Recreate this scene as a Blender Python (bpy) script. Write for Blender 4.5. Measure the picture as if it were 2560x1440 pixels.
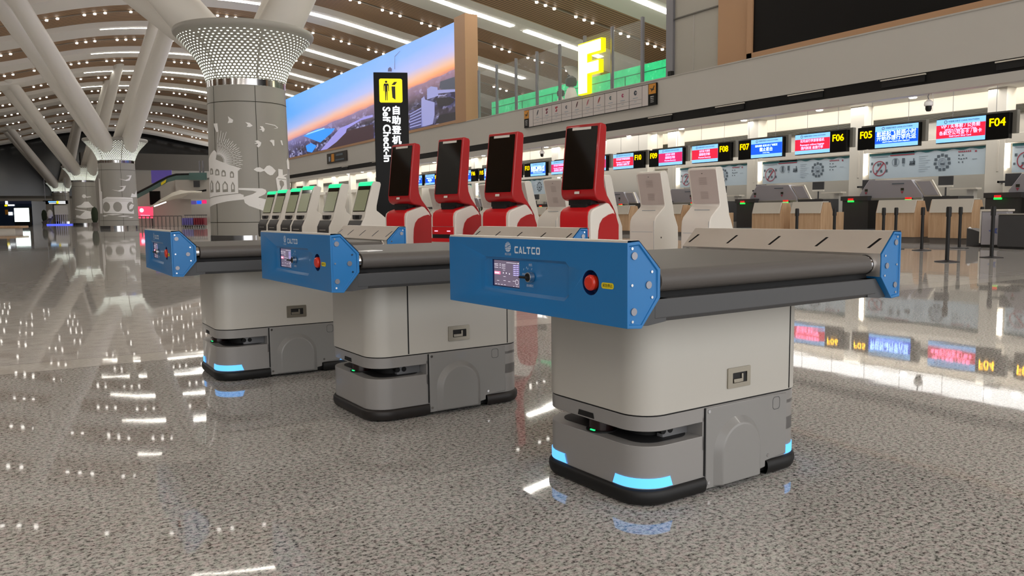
import bpy, math, random
import numpy as np
from mathutils import Vector, Matrix
from mathutils.geometry import tessellate_polygon
random.seed(7)
for _o in list(bpy.data.objects): bpy.data.objects.remove(_o)
SC = bpy.context.scene
COL = SC.collection
PI = math.pi

# ------------------------------------------------------------------ camera
H = 0.95
FH = np.array([0.50811997, 0.85622239, -0.09325939])
RH = np.array([0.85946068, -0.5111081, -0.00979062])
UH = np.array([0.05604858, 0.07517797, 0.99559371])
FPX = 2018.6
cd = bpy.data.cameras.new('camera'); cam = bpy.data.objects.new('camera', cd); COL.objects.link(cam)
m = Matrix(((RH[0], UH[0], -FH[0], 0), (RH[1], UH[1], -FH[1], 0), (RH[2], UH[2], -FH[2], H), (0, 0, 0, 1)))
cam.matrix_world = m
cd.sensor_width = 36; cd.lens = FPX / 2560 * 36; cd.clip_start = 0.05; cd.clip_end = 600
SC.camera = cam

# ------------------------------------------------------------------ world, exposure
w = bpy.data.worlds.new('world'); SC.world = w; w.use_nodes = True
bg = w.node_tree.nodes['Background']; bg.inputs[0].default_value = (1.0, 0.99, 0.985, 1); bg.inputs[1].default_value = 1.2
SC.view_settings.view_transform = 'Standard'; SC.view_settings.look = 'None'
SC.view_settings.exposure = 0.85; SC.view_settings.gamma = 1; SC.view_settings.use_curve_mapping = False
SC.cycles.sample_clamp_indirect = 6
SC.cycles.max_bounces = 6; SC.cycles.glossy_bounces = 4; SC.cycles.transmission_bounces = 4; SC.cycles.transparent_max_bounces = 8
SC.cycles.use_denoising = True

def ray(px, py):
    return FH + RH * (px - 1280) / FPX - UH * (py - 720) / FPX
def AZ(px, py, z=0.0):
    v = ray(px, py); t = (z - H) / v[2]; return Vector((t * v[0], t * v[1], z))
def AX(px, py, X):
    v = ray(px, py); t = X / v[0]; return Vector((X, t * v[1], H + t * v[2]))
def AY(px, py, Y):
    v = ray(px, py); t = Y / v[1]; return Vector((t * v[0], Y, H + t * v[2]))
def AD(px, py, d):                       # point at depth d
    v = ray(px, py); return Vector((v[0] * d, v[1] * d, H + v[2] * d))

# area lamps standing for the room's lamps
def area(name, loc, rot, sx, sy, power, col=(1, .95, .88)):
    l = bpy.data.lights.new(name, 'AREA'); l.shape = 'RECTANGLE'; l.size = sx; l.size_y = sy
    l.energy = power; l.color = col
    o = bpy.data.objects.new(name, l); COL.objects.link(o); o.location = loc; o.rotation_euler = rot
    return o

# ------------------------------------------------------------------ materials
def lin(h):
    h = h.lstrip('#'); c = [int(h[i:i + 2], 16) / 255 for i in (0, 2, 4)]
    return tuple(((x / 12.92) if x <= .04045 else ((x + .055) / 1.055) ** 2.4) for x in c) + (1,)
MATS = {}
def mat(name, col='#808080', rough=.5, metal=0., emit=None, es=1., spec=.5, coat=0., alpha=None):
    if name in MATS: return MATS[name]
    mt = bpy.data.materials.new(name); mt.use_nodes = True
    b = mt.node_tree.nodes['Principled BSDF']
    b.inputs['Base Color'].default_value = lin(col); b.inputs['Roughness'].default_value = rough
    b.inputs['Metallic'].default_value = metal; b.inputs['Specular IOR Level'].default_value = spec
    b.inputs['Coat Weight'].default_value = coat; b.inputs['Coat Roughness'].default_value = .05
    if emit:
        b.inputs['Emission Color'].default_value = lin(emit); b.inputs['Emission Strength'].default_value = es * (1 if es > 3 else .6)
    if alpha is not None: b.inputs['Alpha'].default_value = alpha
    MATS[name] = mt; return mt
class N:                                  # tiny node helper
    def __init__(s, mt): s.t = mt.node_tree; s.b = s.t.nodes['Principled BSDF']
    def new(s, typ, **k):
        n = s.t.nodes.new(typ)
        for a, v in k.items():
            if a == 'op': n.operation = v
            else: setattr(n, a, v)
        return n
    def link(s, a, b): s.t.links.new(a, b)
    def math(s, op, a, b=None, c=None):
        n = s.new('ShaderNodeMath', op=op)
        for i, v in enumerate((a, b, c)):
            if v is None: continue
            if isinstance(v, (int, float)): n.inputs[i].default_value = v
            else: s.link(v, n.inputs[i])
        return n.outputs[0]
    def ramp(s, fac, stops, interp='LINEAR'):
        n = s.new('ShaderNodeValToRGB'); r = n.color_ramp; r.interpolation = interp
        while len(r.elements) < len(stops): r.elements.new(.5)
        for e, (p, c) in zip(r.elements, stops): e.position = p; e.color = lin(c) if isinstance(c, str) else c
        if fac is not None: s.link(fac, n.inputs[0])
        return n.outputs[0]
    def noise(s, vec, scale, detail=2, rough=.5, d3=True):
        n = s.new('ShaderNodeTexNoise'); n.inputs['Scale'].default_value = scale; n.inputs['Detail'].default_value = detail
        n.inputs['Roughness'].default_value = rough
        if vec is not None: s.link(vec, n.inputs['Vector'])
        return n.outputs['Fac']
    def mix(s, fac, a, b):
        n = s.new('ShaderNodeMix'); n.data_type = 'RGBA'
        for i, v in ((0, fac), (6, a), (7, b)):
            if isinstance(v, str): n.inputs[i].default_value = lin(v)
            elif isinstance(v, (int, float)): n.inputs[i].default_value = v
            elif isinstance(v, tuple): n.inputs[i].default_value = v
            else: s.link(v, n.inputs[i])
        return n.outputs[2]

def floor_mat(name, plain=False, fine=False):
    mt = mat(name, '#8f8a82', .03); n = N(mt)
    tc = n.new('ShaderNodeTexCoord').outputs['Object']
    if fine:
        s = n.math('ADD', n.math('MULTIPLY', n.noise(tc, 120, 3, .6), .6), n.math('MULTIPLY', n.noise(tc, 9, 4, .6), .4)); c = n.ramp(s, [(.38, '#b2afab'), (.46, '#c9c6c2'), (.56, '#d6d3cf')])
    elif plain:
        f = n.noise(tc, 40, 3); c = n.ramp(f, [(.35, '#cfccc5'), (.65, '#dedbd5')])
    else:
        mp = n.new('ShaderNodeMapping'); n.link(tc, mp.inputs[0]); mp.inputs['Scale'].default_value = (1, 1.25, 1)
        f1 = n.noise(mp.outputs[0], 60, 5, .68); f2 = n.noise(tc, 170, 2, .6); f4 = n.noise(tc, 45, 2, .5)
        s = n.math('ADD', n.math('MULTIPLY', f1, .72), n.math('MULTIPLY', f2, .28))
        c1 = n.ramp(s, [(.365, '#434241'), (.42, '#757473'), (.462, '#b2b1af'), (.51, '#d9d8d6'), (.60, '#f0efef')])
        tint = n.ramp(f4, [(.35, '#ccd2c8'), (.5, '#d8d6d2'), (.65, '#dccfcd')])
        mm = n.new('ShaderNodeMix'); mm.data_type = 'RGBA'; mm.blend_type = 'MULTIPLY'; mm.inputs[0].default_value = .8
        n.link(c1, mm.inputs[6]); n.link(tint, mm.inputs[7]); c = mm.outputs[2]
    n.link(c, n.b.inputs['Base Color'])
    n.b.inputs['IOR'].default_value = 1.5; n.b.inputs['Specular IOR Level'].default_value = .3 if (plain or fine) else .25
    bn = n.noise(tc, 1.6, 2, .5)
    bp = n.new('ShaderNodeBump'); bp.inputs['Strength'].default_value = .004; bp.inputs['Distance'].default_value = .2
    n.link(bn, bp.inputs['Height']); n.link(bp.outputs[0], n.b.inputs['Normal'])
    return mt
M_floor = floor_mat('polished speckled granite'); M_strip = floor_mat('plain granite strip', True); M_floor2 = floor_mat('fine pale granite', False, True)

def brushed(name, col, rough=.32):
    mt = mat(name, col, rough, 1.); n = N(mt)
    tc = n.new('ShaderNodeTexCoord').outputs['Object']
    f = n.noise(tc, 9, 4, .65)
    r = n.math('ADD', n.math('MULTIPLY', f, .25), rough - .1); n.link(r, n.b.inputs['Roughness'])
    return mt
M_steel = brushed('brushed steel', '#e6e2dd', .46)
M_chrome = mat('chrome', '#c9c9cb', .12, 1.)
M_latch = mat('satin nickel latch', '#a59f92', .35, .9)
M_white = mat('white cabinet paint', '#bfbcb4', .38, coat=.15)
M_gray = mat('gray chassis paint', '#918f8d', .34, coat=.2)
M_gray2 = mat('gray cover paint', '#8c8b89', .38, coat=.15)
M_blue = mat('blue cover paint', '#1c74b6', .38, coat=.12)
M_blue2 = mat('blue recess rim paint', '#1c70b0', .4)
M_dblue = mat('dark blue hole', '#0b2c66', .5)
M_belt = mat('gray belt', '#56524f', .5)
n = N(M_belt); tc = n.new('ShaderNodeTexCoord').outputs['Object']
wv = n.new('ShaderNodeTexWave'); wv.inputs['Scale'].default_value = 90; wv.bands_direction = 'Y'; n.link(tc, wv.inputs[0])
wv2 = n.new('ShaderNodeTexWave'); wv2.inputs['Scale'].default_value = 90; wv2.bands_direction = 'X'; n.link(tc, wv2.inputs[0])
bp = n.new('ShaderNodeBump'); bp.inputs['Strength'].default_value = .25; bp.inputs['Distance'].default_value = .001
n.link(n.math('MULTIPLY', wv.outputs[1], wv2.outputs[1]), bp.inputs['Height']); n.link(bp.outputs[0], n.b.inputs['Normal'])
M_rail = mat('dark gray rail paint', '#47484a', .45)
M_black = mat('black rubber', '#0a0a0b', .55)
M_dark = mat('black gap', '#08080a', .7)
M_red = mat('red kiosk paint', '#b00f17', .35, coat=.2)
M_red2 = mat('bright red panel', '#d3121c', .4)
M_rbtn = mat('red button plastic', '#d6301c', .3, coat=.3)
M_yellow = mat('yellow label', '#e6d21e', .5)
M_ltxt = mat('pale blue print', '#dfe8f4', .5)
M_wtxt = mat('white print', '#ffffff', .5)
M_btxt = mat('dark print', '#2a2a1a', .5)
M_glow = mat('blue light strip', '#3f9dff', .4, emit='#5fb4ff', es=1.25)
M_led = mat('green status light', '#20ff80', .4, emit='#20ff80', es=1.6)
M_offstrip = mat('unlit strip', '#7a7a7c', .3)
M_lidar = mat('dark red lidar lens', '#1e0809', .2)
M_org = mat('orange caster', '#9a5526', .6)
M_kwhite = mat('kiosk white paint', '#e6e2da', .4)
M_kpink = mat('kiosk pale panel', '#c6bbb6', .45)
M_kgray = mat('kiosk dark gray panel', '#3b3a3b', .35)
M_glassblk = mat('black screen glass', '#08080a', .06, coat=.6)
M_kscr = mat('kiosk screen picture', '#6c6e55', .2, emit='#6c6e55', es=.55)
M_wall = mat('off white wall panel', '#b9b6b0', .55)
M_wall2 = mat('pale upper wall', '#b2aea8', .6)
M_band = mat('black fascia band', '#100f0f', .5, spec=.25)
M_wood = mat('light wood', '#b98d66', .5)
nn = N(M_wood); tcw = nn.new('ShaderNodeTexCoord').outputs['Object']; mpw = nn.new('ShaderNodeMapping'); nn.link(tcw, mpw.inputs[0]); mpw.inputs['Scale'].default_value = (6, 6, .7)
nn.link(nn.ramp(nn.noise(mpw.outputs[0], 2.2, 4, .6), [(.3, '#b3926f'), (.7, '#c9a988')]), nn.b.inputs['Base Color'])
M_woodf = mat('warm wood frame', '#b08a68', .5)
M_blkscr = mat('switched off screen', '#0b0a0a', .35, spec=.2)
M_stone = mat('gray stone panel', '#a8a49a', .5)
M_metalg = mat('galvanised post', '#8f8f96', .3, .7)
M_arm = mat('white steel strut', '#e8e5de', .42)
M_rib = mat('white ceiling rib', '#f2efe8', .6)
M_colm = mat('gray column panel', '#a8a69f', .4)
M_art = mat('white column print', '#ffffff', .5)
M_artg = mat('gray column print', '#a4a29b', .4)
M_lamp = mat('ceiling lamp glow', '#ffffff', .5, emit='#fffaf0', es=10.)
M_dot = mat('downlight glow', '#ffffff', .5, emit='#fffaf2', es=3.2)
M_track = mat('pale track', '#9c9284', .5)
M_cove = mat('cove lamp glow', '#ffffff', .5, emit='#fff3e2', es=9.)
M_lintel = mat('white lintel', '#cfc9bd', .5)
M_pillar = mat('white pillar', '#d2cdc2', .5)
M_grille = mat('gray grille', '#8b8880', .5)
M_glass = mat('glass pane', '#e8f2f0', .02, alpha=.10)
M_green = mat('green backdrop', '#2fd08a', .4, emit='#2ad489', es=.42)
n = N(M_green); tc = n.new('ShaderNodeTexCoord').outputs['Object']
g = n.ramp(n.noise(tc, 1.6, 5, .7), [(.3, '#1fae6e'), (.48, '#2bd389'), (.6, '#2fdb90'), (.72, '#a8f2cf')])
n.link(g, n.b.inputs['Emission Color']); n.link(g, n.b.inputs['Base Color'])
M_gline = mat('dark green line', '#1a7f52', .5)
M_Fw = mat('lit letter face', '#ffffff', .4, emit='#fff8d8', es=2.2)
M_Fy = mat('yellow letter edge', '#ffee00', .4, emit='#ffe900', es=1.1)
M_navy = mat('night glass', '#0b0e12', .12)
M_dgreen = mat('dark foliage', '#26331f', .8)
M_farw = mat('far wall beige', '#b0aca4', .6)
M_farg = mat('far gray beam', '#63605a', .6)
M_pink = mat('pink screen', '#ff4466', .4, emit='#ff4868', es=.95)
M_adlit = mat('lit advert panel', '#ffffff', .4, emit='#eafff8', es=2.6)
M_purple = mat('purple wall panel', '#6f5fb4', .5, emit='#6f5fb4', es=.25)
M_boxy = mat('lit yellow sign', '#ffe600', .4, emit='#ffe600', es=1.)
M_wglow = mat('lit white lettering', '#ffffff', .4, emit='#f4fbff', es=1.3)
M_yglow = mat('lit yellow lettering', '#ffe600', .4, emit='#ffe500', es=1.)
M_signb = mat('black sign casing', '#040404', .35, spec=.2)
M_sky = mat('screen sky blue', '#8cc8ff', .4, emit='#86c6ff', es=.95)
M_sblue = mat('screen blue', '#1258e8', .4, emit='#1559ee', es=.95)
M_sred = mat('screen red', '#e0203a', .4, emit='#dc2142', es=.9)
M_smag = mat('screen magenta', '#d82464', .4, emit='#d42566', es=.9)
M_stxt = mat('screen pale text', '#dcecff', .4, emit='#cfe4ff', es=1.0)
M_stxp = mat('screen pink text', '#ffc8dc', .4, emit='#ffbfe0', es=.95)
M_banner = mat('pale blue banner', '#b9c8d2', .5)
M_teal = mat('teal banner edge', '#2f6a70', .5)
M_bred = mat('red banner print', '#a04050', .6)
M_bgry = mat('gray banner print', '#56626c', .6)
M_bpal = mat('pale print', '#93a0ac', .6)
M_hood = mat('lilac gray hood', '#a3a1a8', .4)
M_conv = mat('dark conveyor tunnel', '#101012', .6)
M_cgray = mat('dark machine panel', '#3a3a3c', .45)
M_deskw = mat('white desk front', '#d0cbc0', .45)
M_plinth = mat('gray plinth', '#6c6661', .4)
M_rled = mat('red status light', '#ff3030', .4, emit='#d02020', es=.7)
M_gled = mat('bright green status light', '#30ff60', .4, emit='#22ee55', es=1.1)
M_ui = mat('panel screen picture', '#5d5468', .3, emit='#6b6072', es=.75)
M_uip = mat('screen pink button', '#ff7a9a', .3, emit='#ff7fa0', es=.9)
M_uiv = mat('screen violet rows', '#8f86c8', .3, emit='#8f86cc', es=.8)
M_uit = mat('screen white marks', '#e8e4ee', .3, emit='#e6e2ee', es=.8)
M_bumper2 = mat('brown black bumper', '#1e1a19', .5)
M_kgreen = mat('green kiosk light', '#18d88a', .4, emit='#16d98a', es=1.15)
M_orange = mat('orange sign panel', '#c8872a', .5)
M_slogo = [mat('logo print %s' % c, c, .6) for c in ('#3c4450', '#7a2f4a', '#a03444', '#39414e', '#5a3c44', '#a8606c', '#9a4040', '#33505a', '#a03060')]
M_bord = mat('pale board', '#c4bdbb', .5)

# brown slatted ceiling
M_slat = mat('brown slatted ceiling', '#6a5340', .6)
n = N(M_slat); tc = n.new('ShaderNodeTexCoord').outputs['Object']; sep = n.new('ShaderNodeSeparateXYZ'); n.link(tc, sep.inputs[0])
fr = n.math('FRACT', n.math('MULTIPLY', sep.outputs[1], 1 / .28))
st = n.math('GREATER_THAN', fr, .62)
n.link(n.mix(st, '#b8946e', '#5e4530'), n.b.inputs['Base Color'])

# ------------------------------------------------------------------ mesh builder
class MB:
    def __init__(s): s.v = []; s.f = []; s.mi = []; s.mats = []; s.X = Matrix.Identity(4); s.uv = None; s.sm = []
    def mid(s, m):
        if m not in s.mats: s.mats.append(m)
        return s.mats.index(m)
    def add(s, vs, fs, m, smooth=False):
        o = len(s.v); i = s.mid(m)
        s.v += [tuple(s.X @ Vector(p)) for p in vs]
        for f in fs: s.f.append(tuple(o + k for k in f)); s.mi.append(i); s.sm.append(smooth)
        return s
    def box(s, a, b, m):
        x0, y0, z0 = [min(p, q) for p, q in zip(a, b)]; x1, y1, z1 = [max(p, q) for p, q in zip(a, b)]
        vs = [(x0, y0, z0), (x1, y0, z0), (x1, y1, z0), (x0, y1, z0), (x0, y0, z1), (x1, y0, z1), (x1, y1, z1), (x0, y1, z1)]
        return s.add(vs, [(0, 3, 2, 1), (4, 5, 6, 7), (0, 1, 5, 4), (1, 2, 6, 5), (2, 3, 7, 6), (3, 0, 4, 7)], m)
    def quad(s, a, b, c, d, m): return s.add([a, b, c, d], [(0, 1, 2, 3)], m)
    def prism(s, poly, h0, h1, m, axis='z', smooth=False, m2=None):
        # poly 2d; axis z: (x,y) ; axis x: (y,z) extruded in x ; axis y: (x,z) extruded in y
        def P(p, h):
            return (p[0], p[1], h) if axis == 'z' else (h, p[0], p[1]) if axis == 'x' else (p[0], h, p[1])
        k = len(poly); vs = [P(p, h0) for p in poly] + [P(p, h1) for p in poly]
        tri = tessellate_polygon([[Vector((p[0], p[1], 0)) for p in poly]])
        s.add(vs, [tuple(t) for t in tri] + [tuple(i + k for i in t) for t in tri], m2 or m)
        s.add(vs, [(i, (i + 1) % k, (i + 1) % k + k, i + k) for i in range(k)], m, smooth)
        return s
    def flat(s, outer, holes, fn, m):
        loops = [outer] + list(holes); pts = [p for l in loops for p in l]
        tri = tessellate_polygon([[Vector((p[0], p[1], 0)) for p in l] for l in loops])
        return s.add([fn(p) for p in pts], [tuple(t) for t in tri], m)
    def loft(s, rings, m, closed=True, smooth=True):
        k = len(rings[0]); vs = [p for r in rings for p in r]; fs = []
        for j in range(len(rings) - 1):
            for i in range(k if closed else k - 1):
                i2 = (i + 1) % k; fs.append((j * k + i, j * k + i2, (j + 1) * k + i2, (j + 1) * k + i))
        return s.add(vs, fs, m, smooth)
    def lathe(s, prof, m, seg=32, c=(0, 0), smooth=True, cap=True):
        rings = [[(c[0] + r * math.cos(2 * PI * i / seg), c[1] + r * math.sin(2 * PI * i / seg), z) for i in range(seg)] for r, z in prof]
        s.loft(rings, m, True, smooth)
        if cap:
            for r in (rings[0], rings[-1]): s.add(r, [tuple(range(seg))], m)
        return s
    def tube(s, a, b, r0, m, r1=None, seg=16, cap=True):
        a, b = Vector(a), Vector(b); r1 = r0 if r1 is None else r1; d = (b - a).normalized()
        u = d.orthogonal().normalized(); v = d.cross(u)
        R = [[tuple(p + (u * math.cos(2 * PI * i / seg) + v * math.sin(2 * PI * i / seg)) * r) for i in range(seg)] for p, r in ((a, r0), (b, r1))]
        s.loft(R, m)
        if cap: s.add(R[0], [tuple(range(seg))], m); s.add(R[1], [tuple(range(seg))], m)
        return s
    def path(s, pts, r, m, seg=10):
        for a, b in zip(pts, pts[1:]): s.tube(a, b, r, m, seg=seg)
        return s
    def build(s, name, parent=None, bevel=0, loc=None, smooth_angle=35, segs=2):
        me = bpy.data.meshes.new(name)
        me.from_pydata(s.v, [], s.f)
        for mm in s.mats: me.materials.append(mm)
        me.polygons.foreach_set('material_index', s.mi)
        me.update()
        import bmesh
        b = bmesh.new(); b.from_mesh(me); bmesh.ops.remove_doubles(b, verts=b.verts, dist=1e-5)
        bmesh.ops.recalc_face_normals(b, faces=b.faces); b.to_mesh(me); b.free()
        me.polygons.foreach_set('use_smooth', [True] * len(me.polygons))
        me.set_sharp_from_angle(angle=math.radians(smooth_angle))
        o = bpy.data.objects.new(name, me); COL.objects.link(o)
        if parent: o.parent = parent
        if loc: o.location = loc
        if bevel:
            md = o.modifiers.new('edge', 'BEVEL'); md.width = bevel; md.segments = segs; md.limit_method = 'ANGLE'; md.angle_limit = math.radians(40)
            md.harden_normals = False
        return o
def frame_x(o, x, y, z=None):             # matrix from origin and axes
    x = Vector(x).normalized(); y = Vector(y).normalized(); z = x.cross(y) if z is None else Vector(z)
    return Matrix(((x[0], y[0], z[0], o[0]), (x[1], y[1], z[1], o[1]), (x[2], y[2], z[2], o[2]), (0, 0, 0, 1)))
def tag(o, label=None, cat=None, group=None, kind=None):
    if label: o['label'] = label
    if cat: o['category'] = cat
    if group: o['group'] = group
    if kind: o['kind'] = kind
    return o
def T(name, label, cat, loc=(0, 0, 0), rz=0, group=None):
    o = bpy.data.objects.new(name, None); COL.objects.link(o); o.location = loc; o.rotation_euler = (0, 0, rz); o.empty_display_size = .1
    return tag(o, label, cat, group)
def structure(o): o['kind'] = 'structure'; return o
CH = {}
def copy_tree(o, parent=None):
    c = o.copy(); COL.objects.link(c); c.parent = parent
    for ch in list(o.children): copy_tree(ch, c)
    return c
def rounded(x0, y0, x1, y1, r, n=6):
    p = []
    for cx, cy, a in ((x1 - r, y1 - r, 0), (x0 + r, y1 - r, 90), (x0 + r, y0 + r, 180), (x1 - r, y0 + r, 270)):
        for i in range(n + 1):
            t = math.radians(a + 90 * i / n); p.append((cx + r * math.cos(t), cy + r * math.sin(t)))
    return p
def circ(cx, cy, r, n=20, a0=0): return [(cx + r * math.cos(a0 + 2 * PI * i / n), cy + r * math.sin(a0 + 2 * PI * i / n)) for i in range(n)]
def textmesh(s, size, M, m, name='lettering', parent=None, align='CENTER', extrude=.0, bold=0., spacing=1., valign='CENTER', vertical=False, xs=1., fat=0.):
    cu = bpy.data.curves.new(name, 'FONT'); cu.body = s; cu.size = size; cu.align_x = align; cu.align_y = valign
    cu.extrude = extrude; cu.offset = bold; cu.space_character = spacing; cu.resolution_u = 3; cu.fill_mode = 'BOTH' if extrude else 'FRONT'
    if vertical: cu.space_line = .95
    t = bpy.data.objects.new(name, cu); COL.objects.link(t)
    bpy.context.view_layer.update()
    me = bpy.data.meshes.new_from_object(t.evaluated_get(bpy.context.evaluated_depsgraph_get()))
    bpy.data.objects.remove(t); bpy.data.curves.remove(cu)
    if fat:
        import bmesh
        bm = bmesh.new()
        for dx, dy in ((fat, fat * .6), (-fat, fat * .6), (fat, -fat * .6), (-fat, -fat * .6), (0, 0)):
            m2 = me.copy(); m2.transform(Matrix.Translation((dx, dy, 0))); bm.from_mesh(m2); bpy.data.meshes.remove(m2)
        bm.to_mesh(me); bm.free()
    me.transform(M @ Matrix.Diagonal((xs, 1, 1, 1))); me.materials.clear(); me.materials.append(m); me.name = name
    o = bpy.data.objects.new(name, me); COL.objects.link(o)
    if parent: o.parent = parent
    return o
# ================================================================== the hall
b = MB()
XW, XE, YS, YN = -26, 30, -14, 152
for y0, y1, mm in ((YS, 5.72, M_floor), (5.72, 5.728, M_btxt), (5.728, 6.072, M_strip), (6.072, 6.08, M_btxt), (6.08, YN, M_floor2)):
    b.quad((XW, y0, 0), (XE, y0, 0), (XE, y1, 0), (XW, y1, 0), mm)
structure(b.build('floor'))

ZX = [-26, -20, -16, -12, -8, -5, -2, .7, 3.5, 6.4, 9, 12, 16.2, 19, 23.3, 27, 30.4, 35, 42, 50, 60]
ZZ = [5.0, 7.2, 8.6, 9.9, 11.0, 11.6, 12.2, 12.95, 13.8, 14.35, 14.6, 14.75, 14.65, 14.25, 13.4, 12.75, 12.1, 11.25, 9.8, 8.6, 7.8]
xs_ = np.arange(-26, 60.1, 1.0); zs_ = np.interp(xs_, ZX, ZZ)
for _ in range(3): zs_[1:-1] = (zs_[:-2] + 2 * zs_[1:-1] + zs_[2:]) / 4
def CZ(x): return float(np.interp(x, xs_, zs_))
b = MB()
vs = []; fs = []
for i, x in enumerate(xs_):
    vs += [(x, -14, zs_[i] + .4), (x, 150, zs_[i] + .4)]
    if i: fs.append((2 * i - 2, 2 * i, 2 * i + 1, 2 * i - 1))
b.add(vs, fs, M_slat, True); structure(b.build('ceiling'))
ribs = list(range(-4, 150, 10)); NR = 0
for k, Y in enumerate(ribs):
    b = MB(); rings = []
    for x, z in zip(xs_, zs_):
        rings.append([(x, Y - 1.6, z + .42), (x, Y - 1.5, z + .05), (x, Y - 1.15, z), (x, Y - .5, z), (x, Y - .48, z + .05), (x, Y + 1.45, z + .0), (x, Y + 1.6, z + .42)])
    b.loft(rings, M_rib, closed=False)
    structure(b.build('trim_%d' % (k + 1), smooth_angle=25))
# linear lamps set in the ribs
LAMP = None
def lampstrip(Y, x0, x1):
    b = MB(); xx = np.arange(x0, x1 + .01, 1.0)
    wd = lambda x: .56 * max(.08, min(1, (x - 5) / 11.))  if x > -4 else .3
    rings = [[(x, Y - 1.1, CZ(x) - .03), (x, Y - 1.1 + wd(x), CZ(x) - .03), (x, Y - 1.1 + wd(x), CZ(x) - .005), (x, Y - 1.1, CZ(x) - .005)] for x in xx]
    b.loft(rings, M_lamp)
    return b.build('linear_lamp')
pos_words = {-4: 'beyond the frame', 6: 'nearest the robots', 16: 'second from the robots', 26: 'third from the robots', 36: 'fourth from the robots',
    46: 'over the mezzanine glass', 56: 'above the picture screen top', 66: 'meeting the picture screen middle', 76: 'meeting the picture screen left third'}
for Y in ribs:
    for j, (x0, x1) in enumerate(((5, 27.5 if Y > 22 else 19), (28, 34), (-14, -5))):
        if Y > 100 or (j == 1 and Y < 22): continue
        if Y > 130 and j == 2: continue
        if j == 1 and Y > 60: continue
        o = lampstrip(Y, x0, x1)
        w = pos_words.get(Y, '%d ribs beyond the picture screen middle' % ((Y - 66) // 10))
        tag(o, 'white linear lamp in ceiling rib %s, %s' % (w, ('middle run', 'mezzanine run', 'far side run')[j]), 'ceiling lamp', 'linear lamps in the ribs')
# tracks with downlights between the ribs
b = MB()
trk = 0
for Y in range(1, 150, 10):
    t = T('downlight_track', 'thin pale track carrying downlights between ceiling ribs, row %s' % ('nearest the robots' if Y == 1 else '%d m down the hall' % Y), 'ceiling track', (0, Y, 0), 0, 'thin tracks between the ribs')
    bb = MB(); bb.loft([[(x, -.07, CZ(x) + .33), (x, .07, CZ(x) + .33), (x, .07, CZ(x) + .39), (x, -.07, CZ(x) + .39)] for x in xs_[12:70]], M_track)
    bb.build('rail', t)
dl = MB(); dl.lathe([(.0, 0), (.08, 0), (.095, .03), (.095, .1)], M_dot, 10, cap=False)
first = None; cand = []
for Y in range(1, 150, 10):
    x = -13.0; g = 0
    while x < 44:
        for q in range(3): cand.append((x + q * .62, Y))
        x += 2.8
def vis(x, Y, z):
    e = np.array([x, Y, z - H]); d = e @ FH
    if d < 1: return None
    px, py = 1280 + FPX * (e @ RH) / d, 720 - FPX * (e @ UH) / d
    return d if (-20 < px < 2580 and -20 < py < 1460) else None
inv = sorted([(vis(x, Y, CZ(x)), x, Y) for x, Y in cand if vis(x, Y, CZ(x))])
near = set((x, Y) for d, x, Y in inv[:290])
rest = MB()
for x, Y in cand:
    if (x, Y) in near:
        if first is None: first = dl.build('downlight'); o = first
        else: o = first.copy(); COL.objects.link(o)
        o.location = (x, Y, CZ(x) + .24)
        tag(o, 'small round white downlight glowing on a thin ceiling track', 'downlight', 'round downlights on the ceiling tracks')
    else:
        rest.X = Matrix.Translation((x, Y, CZ(x) + .24)); rest.lathe([(0, 0), (.08, 0), (.095, .03), (.095, .1)], M_dot, 6, cap=False)
tag(rest.build('downlights'), 'many more round downlights farther along the ceiling', 'downlight', kind='stuff')

# far end of the hall
b = MB(); b.quad((-26, 150, 4.2), (60, 150, 4.2), (60, 150, 16), (-26, 150, 16), M_navy); b.box((-26, 149.6, 3.9), (8, 149.9, 4.3), M_farg)
structure(b.build('wall_far'))
b = MB(); b.box((-26, 149.7, 0), (8.5, 149.95, 3.9), M_farw); b.box((8.5, 148.8, 0), (60, 149.5, 8.6), M_farw); b.box((7.5, 148, 8.6), (60, 149.4, 11.3), M_farg)
structure(b.build('wall_far'))
b = MB(); b.quad((-26, -14, 0), (-26, 150, 0), (-26, 150, 5.2), (-26, -14, 5.2), M_navy); structure(b.build('wall_left'))
b = MB(); b.quad((60, -14, 5), (60, 150, 5), (60, 150, 9), (60, -14, 9), M_wall2); structure(b.build('wall_right'))

# ---------------------------------------------------------------- perforated column
M_flare = mat('perforated flare', '#a3a299', .4)
n = N(M_flare); uv = n.new('ShaderNodeUVMap').outputs[0]; sp = n.new('ShaderNodeSeparateXYZ'); n.link(uv, sp.inputs[0])
ROWS, CNT = 19, 64
vr = n.math('MULTIPLY', sp.outputs[1], ROWS); row = n.math('FLOOR', vr)
off = n.math('MULTIPLY', n.math('MODULO', row, 2), .5)
ur = n.math('ADD', n.math('MULTIPLY', sp.outputs[0], CNT), off)
fx = n.math('SUBTRACT', n.math('FRACT', ur), .5); fy = n.math('SUBTRACT', n.math('FRACT', vr), .5)
rr = n.math('SUBTRACT', .37, n.math('MULTIPLY', sp.outputs[1], .19))
d2 = n.math('ADD', n.math('MULTIPLY', fx, n.math('MULTIPLY', fx, 1.)), n.math('MULTIPLY', fy, n.math('MULTIPLY', fy, .95)))
hit = n.math('LESS_THAN', d2, n.math('MULTIPLY', rr, rr))
ins = n.math('MULTIPLY', n.math('GREATER_THAN', sp.outputs[1], .02), n.math('LESS_THAN', sp.outputs[1], .93))
seam = n.math('GREATER_THAN', n.math('ABSOLUTE', n.math('SUBTRACT', n.math('FRACT', n.math('ADD', n.math('MULTIPLY', sp.outputs[0], 6), .25)), .5)), .018)
hit = n.math('MULTIPLY', n.math('MULTIPLY', hit, ins), seam)
n.b.inputs['Emission Color'].default_value = lin('#f2f8ea')
n.link(n.math('MULTIPLY', hit, 1.0), n.b.inputs['Emission Strength'])
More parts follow.
